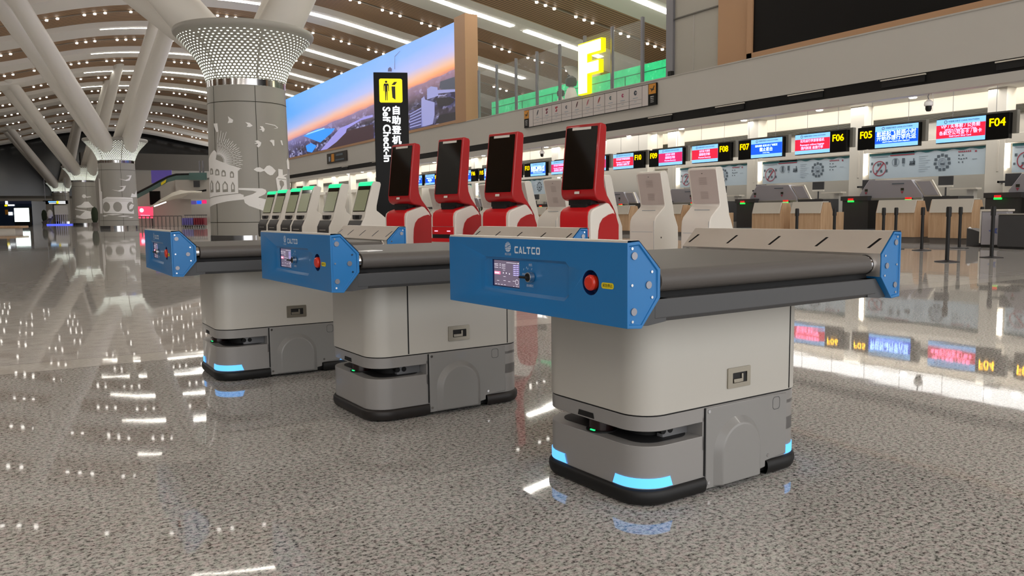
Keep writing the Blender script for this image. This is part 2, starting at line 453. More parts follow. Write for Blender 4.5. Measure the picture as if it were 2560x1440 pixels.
def arcseg(b, c, r, th0, th1, z0, z1, m, n_=1):
    pass
def column(px, py, depth, zs, rs, label, art, faceang, arms, noflare=False):
    c = AD(px, py, depth); base = T('flared_column', label, 'column', (c.x, c.y, 0), faceang, 'flared columns along the hall')
    r0, r1 = 1.46 * rs, 1.38 * rs; zr = 5.75 * zs
    rz = lambda z: r0 + (r1 - r0) * z / zr
    b = MB(); b.lathe([(rz(0), .22), (rz(zr), zr - .22 * zs)], M_colm, 64, cap=False)
    sh = b.build('shaft', base)
    b = MB()
    for z in (.69 * zs, 4.95 * zs): b.lathe([(rz(z) + .004, z - .012), (rz(z) + .004, z + .012)], M_btxt, 64, cap=False)
    for a in (-2.05, -.95, .2, 1.3, 2.4):
        p = lambda r_, t, z: (r_ * math.cos(t), r_ * math.sin(t), z)
        b.quad(p(rz(0) + .006, a - .007, .24), p(rz(0) + .006, a + .007, .24), p(r1 + .008, a + .007, zr - .24), p(r1 + .008, a - .007, zr - .24), M_btxt)
    b.build('panel_joints', base)
    b = MB(); b.lathe([(rz(0) + .03, 0), (rz(0) + .03, .22)], M_chrome, 64)
    b.build('base_ring', base)
    b = MB(); b.lathe([(r1 + .01, zr - .22 * zs), (r1 + .01, zr)], M_chrome, 64, cap=False); b.build('neck_ring', base)
    prof = [(1.40, 5.76), (1.45, 5.95), (1.54, 6.2), (1.66, 6.45), (1.80, 6.68), (1.97, 6.9), (2.16, 7.1), (2.31, 7.28), (2.41, 7.38)]
    zz = lambda z: zr + (z - 5.75) * zs
    SEG = 96
    b = MB(); vs = []; fs = []
    for r, z in prof:
        for i in range(SEG + 1):
            t = 2 * PI * i / SEG; vs.append((r * rs * math.cos(t), r * rs * math.sin(t), zz(z)))
    me = bpy.data.meshes.new('flare'); k = SEG + 1
    for j in range(len(prof) - 1):
        for i in range(SEG): fs.append((j * k + i, j * k + i + 1, (j + 1) * k + i + 1, (j + 1) * k + i))
    me.from_pydata(vs, [], fs); me.materials.append(M_flare); me.update()
    uvl = me.uv_layers.new(name='UVMap')
    L = [0]
    for (r, z), (r2, z2) in zip(prof, prof[1:]): L.append(L[-1] + math.hypot(r2 - r, z2 - z))
    for lp in me.loops:
        vi = lp.vertex_index; uvl.data[lp.index].uv = ((vi % k) / SEG, L[vi // k] / L[-1])
    me.polygons.foreach_set('use_smooth', [True] * len(me.polygons))
    fo = bpy.data.objects.new('perforated_flare', me); COL.objects.link(fo); fo.parent = base
    b = MB(); b.lathe([(2.41 * rs, zz(7.38)), (2.45 * rs, zz(7.42)), (2.47 * rs, zz(7.5)), (2.44 * rs, zz(7.58)), (2.3 * rs, zz(7.6)), (.3, zz(7.45))], M_colm, 64, cap=False); b.build('rim', base)
    ca, sa = math.cos(-faceang), math.sin(-faceang)
    for (ox, oy, oz, sx, sy) in arms:
        b = MB(); sx *= .55; sy *= .55; b.tube((sx * ca - sy * sa, sx * sa + sy * ca, zz(6.75)), ((ox) * ca - oy * sa, ox * sa + oy * ca, zz(7.5) + oz), .80 if rs == 1 else .62, M_arm, .46 * rs, 24)
        b.build('strut', base)
    if art: art(base, lambda z: rz(z) + .012, zs)
    return base
# art on the shafts: coordinates (s, z), s = arc length from the line facing the camera (positive to the viewer's right)
def wrap(b, pts, rf, m, flip=1, extra=0.):
    # subdivide polygon into vertical strips so it follows the shaft
    from mathutils.geometry import tessellate_polygon as tp
    tri = tp([[Vector((p[0], p[1], 0)) for p in pts]])
    for t in tri:
        P = [Vector((pts[i][0], pts[i][1], 0)) for i in t]
        stack = [P]
        while stack:
            q = stack.pop(); e = [((q[(i + 1) % 3] - q[i]).x, i) for i in range(3)]
            L_, i = max((abs(a), i) for a, i in e)
            if L_ > .22:
                mdp = (q[i] + q[(i + 1) % 3]) / 2
                stack.append([q[i], mdp, q[(i + 2) % 3]]); stack.append([mdp, q[(i + 1) % 3], q[(i + 2) % 3]])
            else:
                vs = []
                for p in q:
                    R = rf(p.y) + extra; th = p.x / 1.42
                    vs.append((R * math.cos(th), R * math.sin(th), p.y))
                b.add(vs, [(0, 1, 2)], m)
def sX(px): return 1.42 * math.asin(max(-.985, min(.985, (px - 616) / 98.)))
def zY(py, px=616): return .95 + (535.5 - (px - 616) * .0098 - py) * 29.0 / FPX
def q5(x, y): return (500 + x / 5.333, 290 + y / 5.333)      # from the 500,290 zoom
def art1(base, rf, zs):
    b = MB(); c = MB()
    def W(pts, m=M_art, e=0.):
        wrap(b, [(sX(q5(*p)[0]), zY(q5(*p)[1], q5(*p)[0])) for p in pts], rf, m, extra=e)
    birds = [[(370, 20), (400, 45), (435, 70), (425, 105), (365, 110), (380, 70)], [(585, 95), (640, 105), (675, 140), (640, 158), (600, 155), (615, 130)],
             [(765, 140), (800, 140), (825, 175), (815, 205), (795, 215), (785, 190), (755, 188), (785, 170)], [(690, 340), (730, 325), (775, 355), (760, 400), (730, 422), (715, 400), (735, 375), (685, 372), (720, 355)],
             [(880, 325), (905, 308), (942, 310), (940, 385), (925, 390), (910, 350)], [(1020, 305), (1045, 300), (1057, 365), (1040, 365)], [(185, 105), (235, 105), (245, 215), (220, 220), (195, 150)]]
    for p in birds: W(p)
    W([(835, 95), (960, 108), (1000, 135), (990, 150), (940, 155), (985, 140), (955, 118), (835, 103)])
    for i in range(26):
        a = math.radians(-86 + i * 5.0); cx, cy = 215, 600
        if a > .5: continue
        r0, r1 = 70, 330 if i > 3 else 400
        if i > 12: r1 = 320
        u, v = math.cos(a), math.sin(a); h = 4.5
        s0 = 215 / 2.0
        for (ra, rb) in ((95, 190), (200, 260), (270, r1)) if i % 2 else ((80, 230), (240, r1 - 20)):
            W([(cx + u * ra - v * h, cy + v * ra + u * h), (cx + u * rb - v * h * .6, cy + v * rb + u * h * .6), (cx + u * rb + v * h * .6, cy + v * rb - u * h * .6), (cx + u * ra + v * h, cy + v * ra - u * h)])
    W([(665, 712), (700, 685), (745, 680), (790, 708), (830, 660), (865, 650), (900, 670), (945, 718), (900, 775), (870, 782), (835, 765), (795, 725), (750, 742), (705, 738)])
    # hall with arches
    W([(100, 560), (120, 520), (160, 470), (185, 450), (215, 490), (210, 530), (200, 575), (345, 640), (505, 700), (470, 735), (465, 1020), (500, 1035), (500, 1060), (90, 1110), (90, 600)])
    for x0, x1, y0 in ((120, 160, 690), (190, 240, 705), (268, 320, 722), (372, 420, 740)):
        W([(x0, y0 + 80), (x0, y0 + 20), ((x0 + x1) / 2 - 10, y0 - 5), ((x0 + x1) / 2 + 12, y0), (x1, y0 + 25), (x1, y0 + 80)], M_artg, .004)
        W([(x0 + 12, y0 + 68), (x0 + 12, y0 + 34), ((x0 + x1) / 2, y0 + 18), (x1 - 12, y0 + 36), (x1 - 12, y0 + 68)], M_art, .008)
    for x0, x1, y0 in ((118, 158, 850), (190, 242, 860), (275, 340, 870), (380, 425, 880)):
        W([(x0, 1010), (x0, y0 + 40), ((x0 + x1) / 2, y0 - 8), (x1, y0 + 40), (x1, 1005)], M_artg, .004)
        W([(x0 + 12, 975), (x0 + 12, y0 + 45), ((x0 + x1) / 2, y0 + 18), (x1 - 12, y0 + 45), (x1 - 12, 970)], M_art, .008)
    W([(90, 1085), (470, 1030), (530, 1045), (530, 1105), (330, 1130), (200, 1160), (90, 1205)])
    W([(92, 1080), (480, 1022), (480, 1030), (92, 1090)], M_artg, .006)
    # winding river
    W([(470, 955), (760, 958), (805, 975), (812, 1005), (790, 1035), (705, 1078), (850, 1115), (835, 1200), (830, 1282), (700, 1230), (590, 1190), (540, 1150), (530, 1105), (530, 1072), (640, 1035), (690, 1005), (640, 990), (470, 980)])
    # lantern tower at the right
    W([(975, 690), (1035, 695), (1035, 770), (1090, 750), (1095, 760), (1045, 785), (1080, 800), (1085, 1010), (960, 1020), (940, 820), (975, 780)])
    W([(965, 818), (1075, 824), (1075, 832), (965, 826)], M_artg, .004)
    W([(985, 850), (1010, 840), (1040, 860), (1045, 900), (1005, 960), (985, 990), (1000, 930), (985, 900)], M_artg, .004)
    W([(1095, 570), (1115, 530), (1135, 580), (1155, 680), (1100, 675)])
    b.build('wall_print', base)
def art2(base, rf, zs):
    b = MB(); Z = lambda z: z * zs
    def W(pts, m=M_art, e=0.): wrap(b, [(s * .98, Z(z)) for s, z in pts], rf, m, extra=e)
    W([(-1.35, 1.35), (1.25, 1.25), (1.2, 2.6), (.4, 2.65), (-.9, 2.68), (-1.35, 2.5)])
    for cx in (-1.0, -.1, .95): W([(cx + .33 * math.cos(a), 1.85 + .42 * math.sin(a)) for a in np.linspace(0, 2 * PI, 15)[:-1]], M_artg, .006)
    W([(.8, 1.6), (1.1, 1.7), (1.3, 2.0), (1.0, 2.1), (.8, 1.9)], M_art, .01)
    for z in (2.35, 2.5): W([(-1.3, z), (1.15, z - .02), (1.15, z - .04), (-1.3, z - .02)], M_artg, .006)
    for x, z, s in ((-.5, 1.2, 1.2), (.3, 1.05, .9), (-1.2, 1.1, .6), (.9, .95, .5)): W([(x - s * .5, z), (x, z + .06), (x + s * .6, z + .02), (x, z - .06)])
    for x, z in ((.2, 3.3), (.8, 4.2)):
        W([(x - .7, z), (x - .2, z - .1), (x + .1, z + .02), (x + .25, z + .2), (x - .1, z + .25), (x + .45, z + .32), (x + .35, z + .1), (x + .2, z - .12), (x - .1, z - .18)])
    W([(-1.9, 1.3), (-1.45, 1.3), (-1.4, 3.1), (-1.55, 3.2), (-1.7, 4.2), (-1.95, 4.3)])
    W([(1.0, 2.65), (1.15, 3.0), (1.5, 2.9), (1.9, 3.3), (1.95, 2.7)])
    b.build('wall_print', base)
def art3(base, rf, zs):
    b = MB(); Z = lambda z: z * zs
    def W(pts, m=M_art, e=0.): wrap(b, [(s * .98, Z(z)) for s, z in pts], rf, m, extra=e)
    W([(-1.1, 2.4), (-.4, 2.6), (0, 3.0), (.5, 3.0), (.9, 2.5), (1.2, 2.3), (.2, 2.2), (-.8, 2.25)])
    W([(-1.3, 2.1), (0, 1.9), (1.3, 1.6), (1.3, 1.5), (.8, 1.5), (.9, .9), (-.1, .75), (-1.2, 1.0), (-1.1, 1.3), (-.6, 1.2), (-.3, 1.5), (0, 1.75), (-1.3, 2.0)])
    W([(.0 + .25 * math.cos(a), 3.7 + .25 * math.sin(a)) for a in np.linspace(0, 2 * PI, 11)[:-1]]); W([(.2, 3.65), (.8, 3.7), (.9, 3.6), (.3, 3.5)])
    b.build('wall_print', base)
ARM1 = [(-6.2, 3, 6.4, -1.4, .3), (-6.5, 10, 6.4, -.8, 1.1), (4.2, -4.0, 7.3, 1.2, -.4), (5.0, 8, 7.2, 1.2, .9)]
ARM2 = [(-7.06, -22.5, 6.9, -.9, -.8), (-7.4, -16.6, 6.7, -1.1, .6), (2.35, -11.2, 8.3, .4, .6), (2.6, -23, 9.0, 1.4, -.6), ]
def fang(px, d): 
    c = AD(px, 400, d); return math.atan2(-c.y, -c.x)
column(611, 88, 29.6, 1.0, 1.0, 'nearest giant gray column with birds, arched hall and river print under lit flare', art1, fang(613, 29.6), ARM1)
column(288, 350, 62, .9, .93, 'gray flared column with arched bridge print, middle distance, second along the row', art2, fang(288, 62), ARM2)
column(206, 420, 92, .875, .87, 'smaller flared column with cloud and hill print, third along the row', art3, fang(206, 92), [(a[0], a[1], a[2] + .4, a[3], a[4]) for a in ARM2])
column(150, 457, 125, .84, .85, 'distant flared column, fourth along the row, behind hanging lit sign', None, fang(150, 125), [(a[0], a[1], a[2] + .7, a[3], a[4]) for a in ARM2])
column(112, 478, 150 * .97, .78, .82, 'farthest flared column, smallest in the row beside dark glass', None, fang(112, 145), [(a[0], a[1] * .2, a[2] + 1.0, a[3], a[4]) for a in ARM2[:3]])
# ================================================================== check-in side
FX = 19.5
def fbox(b, z0, z1, y0, y1, m, x0=FX, x1=None): return b.box((x0, y0, z0), (x0 + .3 if x1 is None else x1, y1, z1), m)
Y0, Y1 = -10, 125
b = MB()
fbox(b, 4.35, 5.60, Y0, Y1, M_wall); b.box((FX + .02, Y0, 4.05), (FX + .3, Y1, 4.35), M_band); fbox(b, 3.82, 4.05, Y0, Y1, M_wall)
b.box((FX - .02, Y0, 5.60), (FX + .32, Y1, 5.64), M_wall2)
b.box((FX + .3, Y0, 5.3), (60, Y1, 5.5), M_wall2)
structure(b.build('wall_checkin'))
# soffit, cove wall, back wall
b = MB(); b.box((FX + .3, Y0, 4.42), (24.9, Y1, 4.5), M_wall); b.box((24.85, Y0, 4.5), (24.9, Y1, 4.75), M_wall); b.box((24.9, Y0, 5.2), (27, Y1, 5.28), M_wall2); structure(b.build('ceiling'))
b = MB(); b.box((25.6, Y0, 0), (25.8, Y1, 5.2), M_wall); structure(b.build('wall_back'))
b = MB(); b.box((25.5, Y0, 3.77), (25.6, Y1, 4.03), M_grille)
for k in range(7): b.box((25.47, Y0, 3.785 + k * .035), (25.5, Y1, 3.795 + k * .035), M_btxt)
structure(b.build('trim_20'))
cv = MB(); cv.box((25.0, Y0, 4.6), (25.12, Y1, 4.66), M_cove); o = cv.build('cove_lamp'); tag(o, 'long warm white lamp line washing the wall above the desks', 'cove lamp')
# soffit downlights
dn = MB(); dn.lathe([(0, 0), (.1, 0), (.12, .02), (.12, .05)], M_dot, 14, cap=False); d0 = None
for k in range(-1, 16):
    for q in (0, 1):
        Y = 15.7 + 3.5 * k + q * .55
        if d0 is None: d0 = dn.build('soffit_downlight'); o = d0
        else: o = d0.copy(); COL.objects.link(o)
        o.location = (24.0 - q * .5, Y, 4.385); tag(o, 'small bright round downlight in the soffit above the desk signs', 'downlight', 'soffit downlights')
# vents in the black band
v0 = None
for k, Y in enumerate((10.1, 13.05, 16.1, 19.05, 22.4, 26.2, 33, 40, 45, 50, 56)):
    b = MB(); b.box((FX - .012, -.6, 4.12), (FX + .015, .6, 4.3), M_dark); b.box((FX - .04, -.62, 4.29), (FX + .015, .62, 4.32), M_lintel)
    o = b.build('air_slot'); o.location = (0, Y, 0); tag(o, 'dark air slot with pale lip in the black fascia band', 'vent', 'air slots in the fascia band')
# parapet joint marks
# ---------------------------------------------------------------- bays
BP = 4.64; BY = 11.1
def desk_sign(Y0_, Y1_, num, kind, label_right, gi):
    # screen face at X=20.3 facing -X ; y from Y0_ (near, picture right) to Y1_ (far, picture left)
    X = 20.9; z0, z1 = 2.655, 3.295
    t = T('desk_display', '%s', 'display', (X, (Y0_ + Y1_) / 2, z0), 0, 'screens over the check-in desks')
    W = Y1_ - Y0_; h = z1 - z0; lw = W * .30
    # local: y from +W/2 (viewer's left) to -W/2 (viewer's right)
    def box(y0, y1, za, zb, m, d=.0, th=.008): return ((-d - th, -y0, za), (-d, -y1, zb), m)
    b = MB(); b.box((0, -W / 2, 0), (.16, W / 2, h), M_signb); b.box((.16, -W / 2 - .1, h * .2), (.3, W / 2, h + .06), M_grille); b.build('casing', t, bevel=.008)
    for y in (-W * .3, W * .3): b = MB(); b.tube((.1, y, h), (.1, y, 4.42 - z0), .006, M_metalg, seg=6); b.build('hanger', t)
    xl = -W / 2 + (0 if label_right else lw); xr = xl + W - lw           # screen extents in viewer coords
    b = MB(); S = lambda a, c, za, zb, m, d: b.box(*box(a, c, za, zb, m, d))
    S(xl + .01, xr - .01, .02, h - .02, M_sky, 0)
    main = {'b': M_sblue, 'r': M_sred, 'm': M_smag}[kind]
    S(xl + .01, xr - .01, h * .2, h * .74, main, .004)
    b.build('screen', t)
    TX = lambda s, u, z, sz, m, nm, bold=0: textmesh(s, sz, frame_x((-.014, -u, z), (0, -1, 0), (0, 0, 1)), m, nm, t, bold=0, fat=.010 * sz)
    cx = (xl + xr) / 2
    b = MB(); b.X = Matrix(((0, 0, -1, -.014), (-1, 0, 0, 0), (0, 1, 0, 0), (0, 0, 0, 1)))
    cc = (xl + (xr - xl) * .2, h * .86)
    b.flat(circ(cc[0], cc[1], .045), [circ(cc[0], cc[1], .028)], lambda p: (p[0], p[1], 0), M_hood); b.build('emblem', t)
    TX('中国南方航空 CHINA SOUTHERN', cx + .08, h * .86, .055, M_hood, 'heading')
    rows = {'b5': [('航班起飞前两小时', .62, .15, 0), ('开始办理行李托运', .42, .15, 0), ('check in opens 2 hours before departure', .27, .05, 0)],
            'b7': [('重庆成都 北京大兴 广州武汉', .62, .075, 0), ('截止柜台', .42, .14, 0), ('counter closing', .27, .045, 0)],
            'r4': [('VIP / 头等舱 / 公务舱', .66, .115, 0), ('VIP/First Class/Business Class', .53, .07, 0), ('各航空公司金卡 / 银卡', .4, .115, 0), ('Gold Card / Silver Card', .27, .06, .001)],
            'r6': [('无托运行李旅客值机', .64, .10, 0), ('Passengers without baggage', .46, .08, 0), ('国内航班 逾重行李', .3, .10, 0)],
            'r8': [('会员金卡旅客', .64, .09, 0), ('超级经济舱', .46, .11, 0), ('Premium Economy', .3, .08, 0)]}[gi]
    tm = M_stxt if kind == 'b' else M_stxp
    for s, z, sz, bo in rows: TX(s, cx, h * z, sz, tm, 'notice', bo)
    lx = xr + lw / 2 if label_right else -W / 2 + lw / 2
    TX(num, lx, h * .64, .285, M_yglow, 'counter_number', .004)
    return t
kinds = [('r4', 'r', 'b5', 'b'), ('r6', 'r', 'b7', 'b'), ('r8', 'r', 'r8', 'm'), ('r6', 'r', 'r8', 'm'), ('r6', 'm', 'b5', 'b'), ('r8', 'r', 'b5', 'b'), ('b7', 'b', 'b5', 'b'), ('b7', 'b', 'b7', 'b')]
for k in range(-1, 8):
    yb = BY + BP * k; nr = 4 + 2 * k
    if k < 0: g4, k4, g5, k5 = 'r6', 'r', 'b5', 'b'
    else: g4, k4, g5, k5 = kinds[min(k, 7)]
    a = desk_sign(yb, yb + 1.87, 'F%02d' % nr, k4, True, g4)
    a['label'] = 'screen over a check-in desk showing %s notice and yellow number F%02d' % ({'r': 'a red', 'b': 'a blue', 'm': 'a magenta'}[k4], nr)
    a = desk_sign(yb + 2.37, yb + 4.26, 'F%02d' % (nr + 1), k5, False, g5)
    a['label'] = 'screen over a check-in desk showing %s notice and yellow number F%02d' % ({'r': 'a red', 'b': 'a blue', 'm': 'a magenta'}[k5], nr + 1)

b = MB(); b.box((24.42, Y0, 2.81), (24.85, Y1, 3.09), M_lintel); structure(b.build('trim_21', bevel=.01))
def banner(b, y0, y1):
    X = 24.5; z0, z1 = 1.95, 2.79; W = y1 - y0
    P = lambda u, v, d=.0: (X - .012 - d, y1 - u * W, z0 + v * (z1 - z0))
    b.box((X, y0, z0), (X + .03, y1, z1), M_banner)
    def R(u0, v0, u1, v1, m, d=0.): b.add([P(u0, v0, d), P(u1, v0, d), P(u1, v1, d), P(u0, v1, d)], [(0, 1, 2, 3)], m)
    R(0, .9, .42, 1, M_teal); R(.02, .84, .18, .9, M_bpal); R(.2, .86, .42, .9, M_bred)
    top = [(.42 + .58 * i / 24, .93 + .03 * math.sin(i * 1.05)) for i in range(25)]
    for (a, va), (c, vc) in zip(top, top[1:]): b.add([P(a, va), P(c, vc), P(c, 1), P(a, 1)], [(0, 1, 2, 3)], M_teal)
    asp = (z1 - z0) / W
    def ring(cu, cv, r, w, m):
        o_ = [P(cu + (r) * asp * math.cos(t), cv + r * math.sin(t)) for t in np.linspace(0, 2 * PI, 25)]
        i_ = [P(cu + (r - w) * asp * math.cos(t), cv + (r - w) * math.sin(t)) for t in np.linspace(0, 2 * PI, 25)]
        for j in range(24): b.add([o_[j], o_[j + 1], i_[j + 1], i_[j]], [(0, 1, 2, 3)], m)
    ring(.10, .4, .3, .035, M_bred)
    b.add([P(.06, .2), P(.07, .17), P(.145, .6), P(.135, .63)], [(0, 1, 2, 3)], M_bred)
    for (u, v, s) in ((.09, .55, .05), (.11, .58, .04), (.12, .3, .05), (.08, .3, .04), (.03, .6, .05), (.02, .3, .04), (.17, .3, .05), (.17, .6, .05)): R(u - s * asp, v - s, u + s * asp * .8, v + s, M_bgry, .002)
    ring(.25, .62, .16, .03, M_bpal); R(.24, .5, .262, .74, M_bgry, .002)
    R(.31, .55, .335, .75, M_bgry); R(.315, .45, .33, .56, M_bpal); 
    for u in (.38, .395, .415): R(u, .5, u + .012, .62, M_bgry); 
    R(.41, .5, .42, .72, M_bgry); R(.376, .46, .426, .52, M_bgry)
    for j in range(8): R(.46, .2 + j * .08, .46 + .1 * (.6 + .4 * ((j * 7) % 3) / 2), .215 + j * .08, M_bpal)
    ring(.66, .5, .17, .03, M_bpal); R(.645, .4, .68, .48, M_bgry, .002); ring(.66, .5, .11, .05, M_bpal)
    for j in range(11):
        t = PI * .5 + 2 * PI * j / 11; cu, cv = .66 + .27 * asp * math.cos(t), .5 + .27 * math.sin(t); R(cu - .012, cv - .05, cu + .012, cv + .05, M_bgry, .001)
    for j in range(7): R(.79 + j * .015, .82, .80 + j * .015, .87, M_bred)
    for j, (u, v) in enumerate(((.79, .7), (.82, .7), (.79, .58), (.81, .56), (.83, .57), (.85, .58), (.79, .45), (.82, .45))): R(u, v, u + .012, v + .04, M_bgry)
    R(.92, .8, .935, .86, M_bred); R(.9, .55, .94, .57, M_bpal); R(.88, .9, .93, .91, M_bpal)
def pillar_at(yb, lab=None, n_=0):
    y = yb + 2.22
    pil = MB(); pil.box((24.4, y - .27, 0), (24.9, y + .27, 4.42), M_pillar); pil.box((24.385, y - .12, 2.0), (24.4, y - .06, 2.9), M_lintel)
    o = pil.build('pillar', bevel=.01)
    if lab: tag(o, 'square white pillar behind check-in desk F%02d' % n_, 'pillar', 'pillars between desk bays', 'structure')
    else: structure(o)
def bay(yb, n_):
    pillar_at(yb, 1, n_)
    if n_ != 10:
        b = MB(); banner(b, yb + 2.55, yb + 6.42)
        tag(b.build('notice_banner'), 'long pale blue baggage rules banner between pillars behind desk F%02d' % (n_ + 1), 'banner', 'rules banners behind the desks')
    b = MB(); b.tube((24.5, yb + 6.52, 2.1), (24.5, yb + 6.52, 2.8), .035, M_cove); tag(b.build('tube_lamp'), 'upright white tube lamp at banner end behind desk F%02d' % (n_ + 1), 'lamp', 'upright tube lamps')
    for j, (ya, yc) in enumerate(((yb + .80, yb + 1.97), (yb + 2.37, yb + 3.56))):
        t = T('check_in_desk', 'wooden check-in desk with white sloped front under sign F%02d' % (n_ + j), 'desk', (20.8, (ya + yc) / 2, 0), 0, 'wooden check-in desks')
        hw = (yc - ya) / 2; pr = [(.06, .16), (.06, .84), (.16, 1.16), (.5, 1.16), (.62, .86), (1.15, .86), (1.15, .16)]
        for sgn in (-1, 1):
            b = MB(); b.prism(pr, sgn * hw, sgn * (hw - .04), M_wood, 'y'); b.build('end_panel', t, bevel=.004)
        b = MB(); b.box((.06, -hw + .04, .16), (.1, hw - .04, .84), M_wood); b.box((.1, -hw + .04, .8), (1.15, hw - .04, .84), M_wood); b.build('cabinet', t)
        b = MB(); b.prism([(0, .83), (.11, 1.19), (.4, 1.19), (.4, 1.165), (.13, 1.165), (.03, .83)], -hw - .01, hw - .05, M_deskw, 'y'); b.build('front_shelf', t, bevel=.004)
        b = MB(); b.box((.12, -hw + .02, 0), (1.1, hw - .02, .16), M_plinth); b.build('plinth', t)
    t = T('desk_monitor', 'black monitor with pale base seen from behind at desk F%02d' % n_, 'monitor', (23.98, yb + 3.42, 1.3), .25, 'monitors on the desks')
    b = MB(); b.box((0, -.21, .34), (.04, .21, .62), M_cgray); b.build('housing', t, bevel=.01)
    b = MB(); b.box((-.01, -.21, .28), (.05, .21, .34), M_deskw); b.build('chin', t, bevel=.006)
    b = MB(); b.tube((.03, 0, 0), (.03, 0, .3), .025, M_cgray); b.lathe([(.12, 0), (.12, .02), (.02, .03)], M_cgray, 16, c=(.03, 0)); b.build('stand', t)
    t = T('bag_drop_machine', 'lilac gray bag drop hood over dark conveyor tunnel left of desk F%02d' % (n_ + 1), 'bag drop machine', (23.1, yb, 0), 0, 'bag drop machines')
    b = MB(); b.prism([(3.6, 1.26), (3.6, 1.36), (3.96, 1.82), (5.42, 1.86), (5.74, 1.42), (5.74, 1.30)], 0, .7, M_hood, 'x'); b.box((-.04, 3.6, 1.21), (.0, 5.74, 1.29), M_grille); b.build('hood', t, bevel=.01)
    b = MB(); b.prism([(3.05, 1.30), (3.57, 1.30), (3.9, 1.80), (3.35, 1.80)], .06, .12, M_lintel, 'x'); b.prism([(3.12, 1.34), (3.54, 1.34), (3.82, 1.76), (3.39, 1.76)], .04, .06, M_hood, 'x'); b.build('wing_panel', t)
    for y in (4.25, 5.5):
        b = MB(); b.box((-.01, y - .05, 1.50), (-.001, y + .05, 1.58), M_btxt); b.add([(-.01, y - .05, 1.48), (-.01, y + .05, 1.48), (-.01, y, 1.40)], [(0, 1, 2)], M_bred); b.build('printed_mark', t)
    b = MB(); b.box((-.01, 4.2, 1.70), (-.001, 4.6, 1.73), M_bgry); b.build('print_line', t)
    b = MB(); b.box((-.1, 5.3, .02), (.9, 6.3, 1.22), M_cgray); b.box((-.16, 4.05, .3), (-.05, 5.3, 1.2), M_conv); b.build('tunnel', t)
    b = MB(); b.box((.0, 2.5, .5), (.8, 3.55, 1.3), M_cgray); b.build('side_cabinet', t)
    b = MB(); b.box((-2.2, 4.0, .06), (-.2, 4.95, .24), M_cgray); b.build('belt', t)
    for y in (3.95, 4.96):
        b = MB(); b.box((-2.2, y, .02), (-.2, y + .05, .32), M_metalg); b.build('belt_rail', t)
    b = MB(); b.box((-.2, 5.3, 1.22), (.2, 6.3, 1.36), M_cgray); b.build('tunnel_top', t)
    for y in (3.9, 5.9):
        b = MB(); b.box((-.26, y - .09, 1.17), (-.17, y + .09, 1.225), M_gled); b.box((-.26, y - .08, 1.225), (-.17, y + .08, 1.29), M_rled); b.box((-.17, y - .04, 1.2), (0, y + .04, 1.26), M_cgray); b.build('status_light', t)
    b = MB(); b.box((24.0, yb + 2.5, 1.50), (24.3, yb + 3.3, 1.55), M_lintel); b.box((24.05, yb + 2.6, 0), (24.25, yb + 2.8, 1.5), M_wall)
    tag(b.build('staff_shelf'), 'pale staff shelf by the pillar behind desk F%02d' % n_, 'shelf', 'staff shelves')
    if n_ in (4, 6, 2):
        t = T('tilted_monitor', 'black screen tilted by white pillar near desk F%02d' % (n_ + 1), 'monitor', (24.2, yb + 6.2, 1.56), .3, 'tilted monitors')
        b = MB(); b.box((-.05, -.2, 0), (.0, .2, .36), M_cgray); b.build('housing', t, bevel=.01)
        b = MB(); b.X = Matrix.Rotation(-.3, 4, 'Z'); b.box((.0, .03, .1), (.07, .45, .16), M_cgray); b.box((.0, .40, .1), (.2, .45, .16), M_cgray); b.build('bracket', t)
for k in range(-1, 8): bay(BY + BP * k, 4 + 2 * k)
for k in range(8, 24): pillar_at(BY + BP * k)
b = MB(); b.box((24.0, 28.4, 0), (24.9, 31.4, 4.42), M_pillar); structure(b.build('pillar'))

# stanchions
st = T('stanchion', 'black queue post', 'stanchion', (0, 0, 0), 0, 'black queue posts')
b = MB(); b.lathe([(.2, 0), (.2, .012), (.06, .03), (.035, .035)], M_black, 28); b.build('base', st)
b = MB(); b.lathe([(.034, .03), (.034, .80)], M_black, 16); b.build('post', st)
b = MB(); b.lathe([(.045, .80), (.045, .95), (.036, .975)], M_black, 16); b.build('head', st)
spots = [(13.94, 8.36, 'nearest the robots, its base clear on the pale floor'), (17.34, 11.0, 'in front of the gap left of desk F04'), (18.9, 11.05, 'behind the nearest post, before the F04 desk'),
         (15.74, 8.57, 'second nearest, in front of the gray bin'), (20.0, 11.16, 'by the white pillar next to the bin'), (None, 2210, 'left of a close pair before desk F05'), (None, 2241, 'right of a close pair before desk F05'),
         (None, 1993, 'before desk F06'), (None, 2087, 'beside the conveyor right of desk F06')]
for i, (x, y, w_) in enumerate(spots):
    o = st if i == 0 else copy_tree(st)
    if x is None:
        v = ray(y, 519); d = 19.0; q = (v[0] * d, v[1] * d); x, y = q[0], q[1]
        s_ = min(1, 17.5 / x); x, y = x * s_, y * s_
    o.location = (x, y, 0); o['label'] = 'black queue post ' + w_
# things by the right-hand pillar
t = T('waste_bin', 'gray bin with blue emblem and pale rim behind the queue posts', 'bin', tuple(AX(2490, 606, 19.9).xy) + (0,), .15)
b = MB(); b.box((-.18, -.28, .06), (.18, .28, .86), M_hood); b.build('body', t, bevel=.02)
b = MB(); b.box((-.2, -.31, .86), (.2, .31, .91), M_lintel); b.box((-.2, .28, .1), (-.16, .31, .9), M_lintel); b.build('rim', t, bevel=.01)
b = MB(); b.X = Matrix(((0, 0, -1, -.184), (-1, 0, 0, 0), (0, 1, 0, .4), (0, 0, 0, 1))); b.flat([(r * math.cos(a), r * math.sin(a)) for r, a in [((.11 if i % 2 else .06), i * PI / 5) for i in range(10)]], [], lambda p: (p[0], p[1], 0), mat('blue emblem', '#5a68a8', .5)); b.build('emblem', t)
b = MB(); b.box((-.17, -.27, 0), (.17, .27, .06), M_black); b.build('foot', t)
